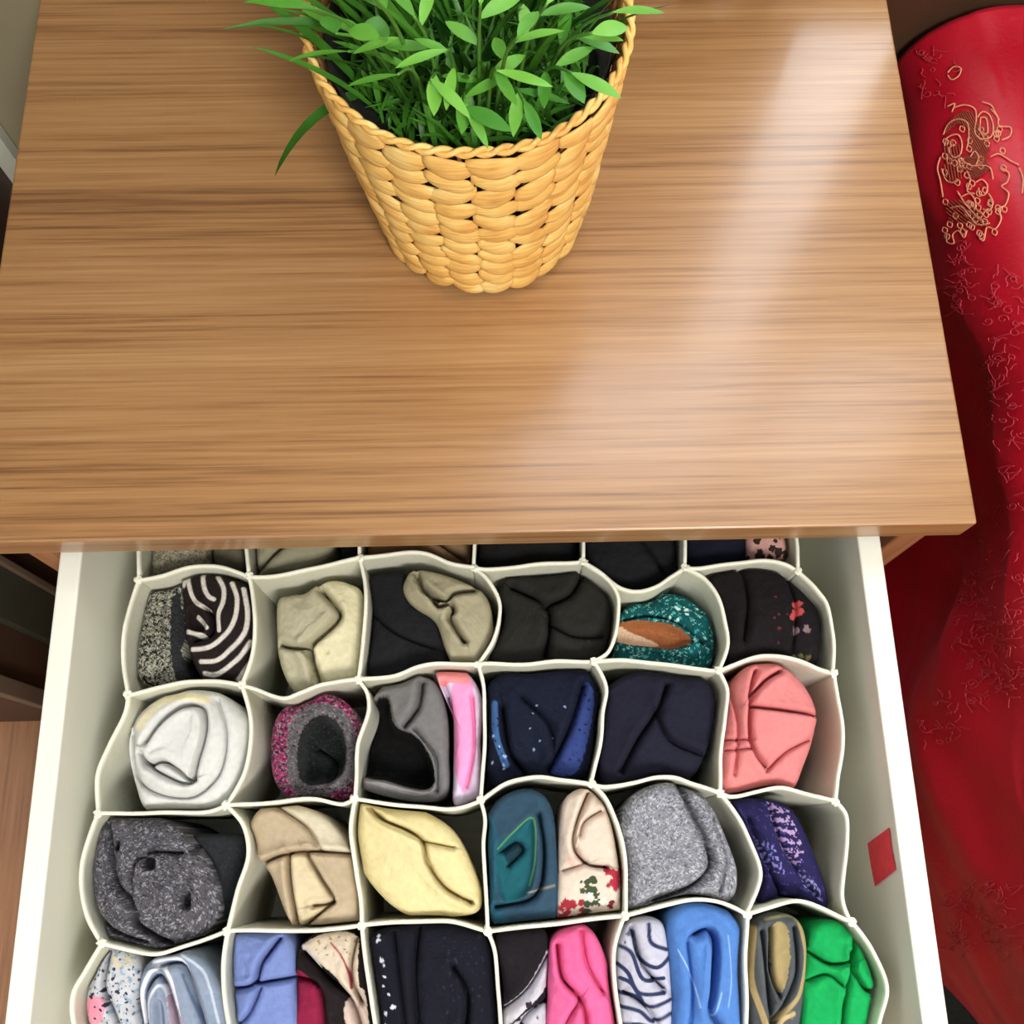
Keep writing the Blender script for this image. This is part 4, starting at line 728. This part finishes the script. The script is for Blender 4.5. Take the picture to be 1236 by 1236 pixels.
scrolls = [e1((270, 385), (310, 375), (345, 390), (350, 430), (345, 470), (365, 495), (400, 490), (410, 455), (395, 410), (370, 400), (355, 420)),
 e1((235, 480), (255, 440), (290, 425), (320, 440), (325, 480), (320, 520)), e1((240, 520), (250, 490), (285, 480), (300, 510), (295, 550), (270, 560), (255, 530), (275, 515)),
 e1((400, 390), (425, 420), (430, 450), (470, 455), (470, 485), (440, 500)), e1((370, 365), (400, 375), (415, 400), (430, 430)), e1((365, 420), (365, 470), (390, 475), (385, 425), (365, 420)),
 e1((320, 610), (330, 640), (320, 680), (345, 690)), e1((400, 560), (430, 550), (470, 575), (500, 590)), e1((440, 600), (465, 620), (460, 650), (440, 665), (465, 690), (455, 730), (430, 745), (440, 780), (420, 815), (390, 810), (380, 855), (365, 850)),
 e1((285, 680), (310, 720), (345, 760), (380, 790)), e1((260, 740), (300, 735), (330, 770), (360, 800), (400, 795)), e1((350, 650), (370, 640), (390, 660), (385, 690), (365, 695), (360, 670)), e1((230, 600), (245, 640), (270, 650), (290, 640)),
 e1((250, 830), (250, 860), (275, 865), (270, 835), (290, 820), (310, 845), (320, 820)), e1((250, 380), (275, 370), (265, 400)), e1((250, 260), (270, 240), (295, 245), (290, 270), (265, 285), (250, 270)), e1((290, 560), (330, 590), (370, 590), (400, 600), (410, 640)),
 e1((500, 600), (515, 640), (512, 690)), e1((330, 560), (345, 540), (360, 560), (350, 590)), e1((225, 560), (215, 600), (225, 640), (235, 700)), e1((300, 700), (330, 690), (350, 720), (345, 750)), e1((395, 690), (410, 720), (400, 750), (375, 745))]
acc = ([], [])
for s in scrolls: stitch(s, 'thread', .00052, acc=acc)
for i in range(60):
    x, y = random.uniform(235, 450), random.uniform(430, 830); stitch(e1((x, y), (x+12, y+8), (x+8, y+22), (x-5, y+14), (x-2, y)), 'thread', .0004, acc=acc)
emb = link('embroidery', mesh('embroidery', *acc, M['thread']), sp); emb['label'] = 'gold thread embroidered scrolls'
acc = ([], [])
def hatch(poly, ang, gap, mat_r=.00045):
    pp = np.array(crom(poly, True, 5)); a = math.radians(ang); c_ = pp.mean(0)
    for k_ in np.arange(-60, 60, gap):
        run = []
        for q in np.arange(-60, 60, 1.2):
            x, y = c_[0]+q*math.cos(a)-k_*math.sin(a), c_[1]+q*math.sin(a)+k_*math.cos(a)
            if inpoly(np.array([x]), np.array([y]), pp)[0]: run.append((x, y))
            else:
                if len(run) > 3: stitch(run[::3]+[run[-1]], 'thread', mat_r, acc=acc)
                run = []
hatch(e1((238, 480), (262, 425), (320, 395), (360, 440), (400, 500), (380, 570), (340, 560), (325, 480), (290, 440)), 60, 2.4)
hatch(e1((300, 560), (370, 560), (400, 600), (340, 640), (320, 620)), 30, 2.2)
hatch(e1((240, 500), (300, 530), (300, 640), (250, 640)), 80, 3.4)
hatch(e1((250, 720), (330, 720), (390, 800), (330, 800), (260, 780)), 40, 3.4)
emb = link('embroidery', mesh('embroidery', *acc, M['thread_brown']), sp); emb['label'] = 'brown gold thread filling between the scrolls'
acc = ([], [])
def clouds(n_, x0, x1, y0, y1, sz):
    for i in range(n_):
        x, y = random.uniform(x0, x1), random.uniform(y0, y1); a = random.uniform(0, 6.28); s = sz*random.uniform(.6, 1.3); pts = []
        if i % 5:
            cv = random.uniform(-.5, .5); L_ = s*.42
            for q in range(8): pts.append((x, y)); x += L_*math.cos(a); y += L_*math.sin(a)*.8; a += cv*(1 if q < 4 else -1.3)
        else:
          for q in range(9): rr = s*(.35+.65*q/8); pts.append((x+rr*math.cos(a+q*.8), y+rr*math.sin(a+q*.8)*.75))
        stitch(pts, 'thread_red', .00028, acc=acc)
clouds(40, 1150, 1176, 290, 380, 5); clouds(90, 1190, 1236, 330, 590, 6); clouds(90, 1150, 1236, 700, 800, 5.5); clouds(50, 1165, 1236, 800, 850, 5); clouds(24, 1110, 1170, 840, 900, 5); clouds(80, 1145, 1225, 1065, 1150, 6); clouds(24, 1112, 1160, 60, 120, 5); clouds(30, 1180, 1236, 590, 700, 6)
emb = link('embroidery', mesh('embroidery', *acc, M['thread_red']), sp); emb['label'] = 'rose thread embroidered clouds'
# rug between bed and nightstand
for o_ in sp.children: o_['kind'] = 'stuff'
rg = tag(box('bedside_rug', (0.262, -1.2, 0.0002), (1.0, 0.34, 0.005), M['rug'], None, .001), 'dark grey rug on the floor in the gap under the bed edge', 'rug')
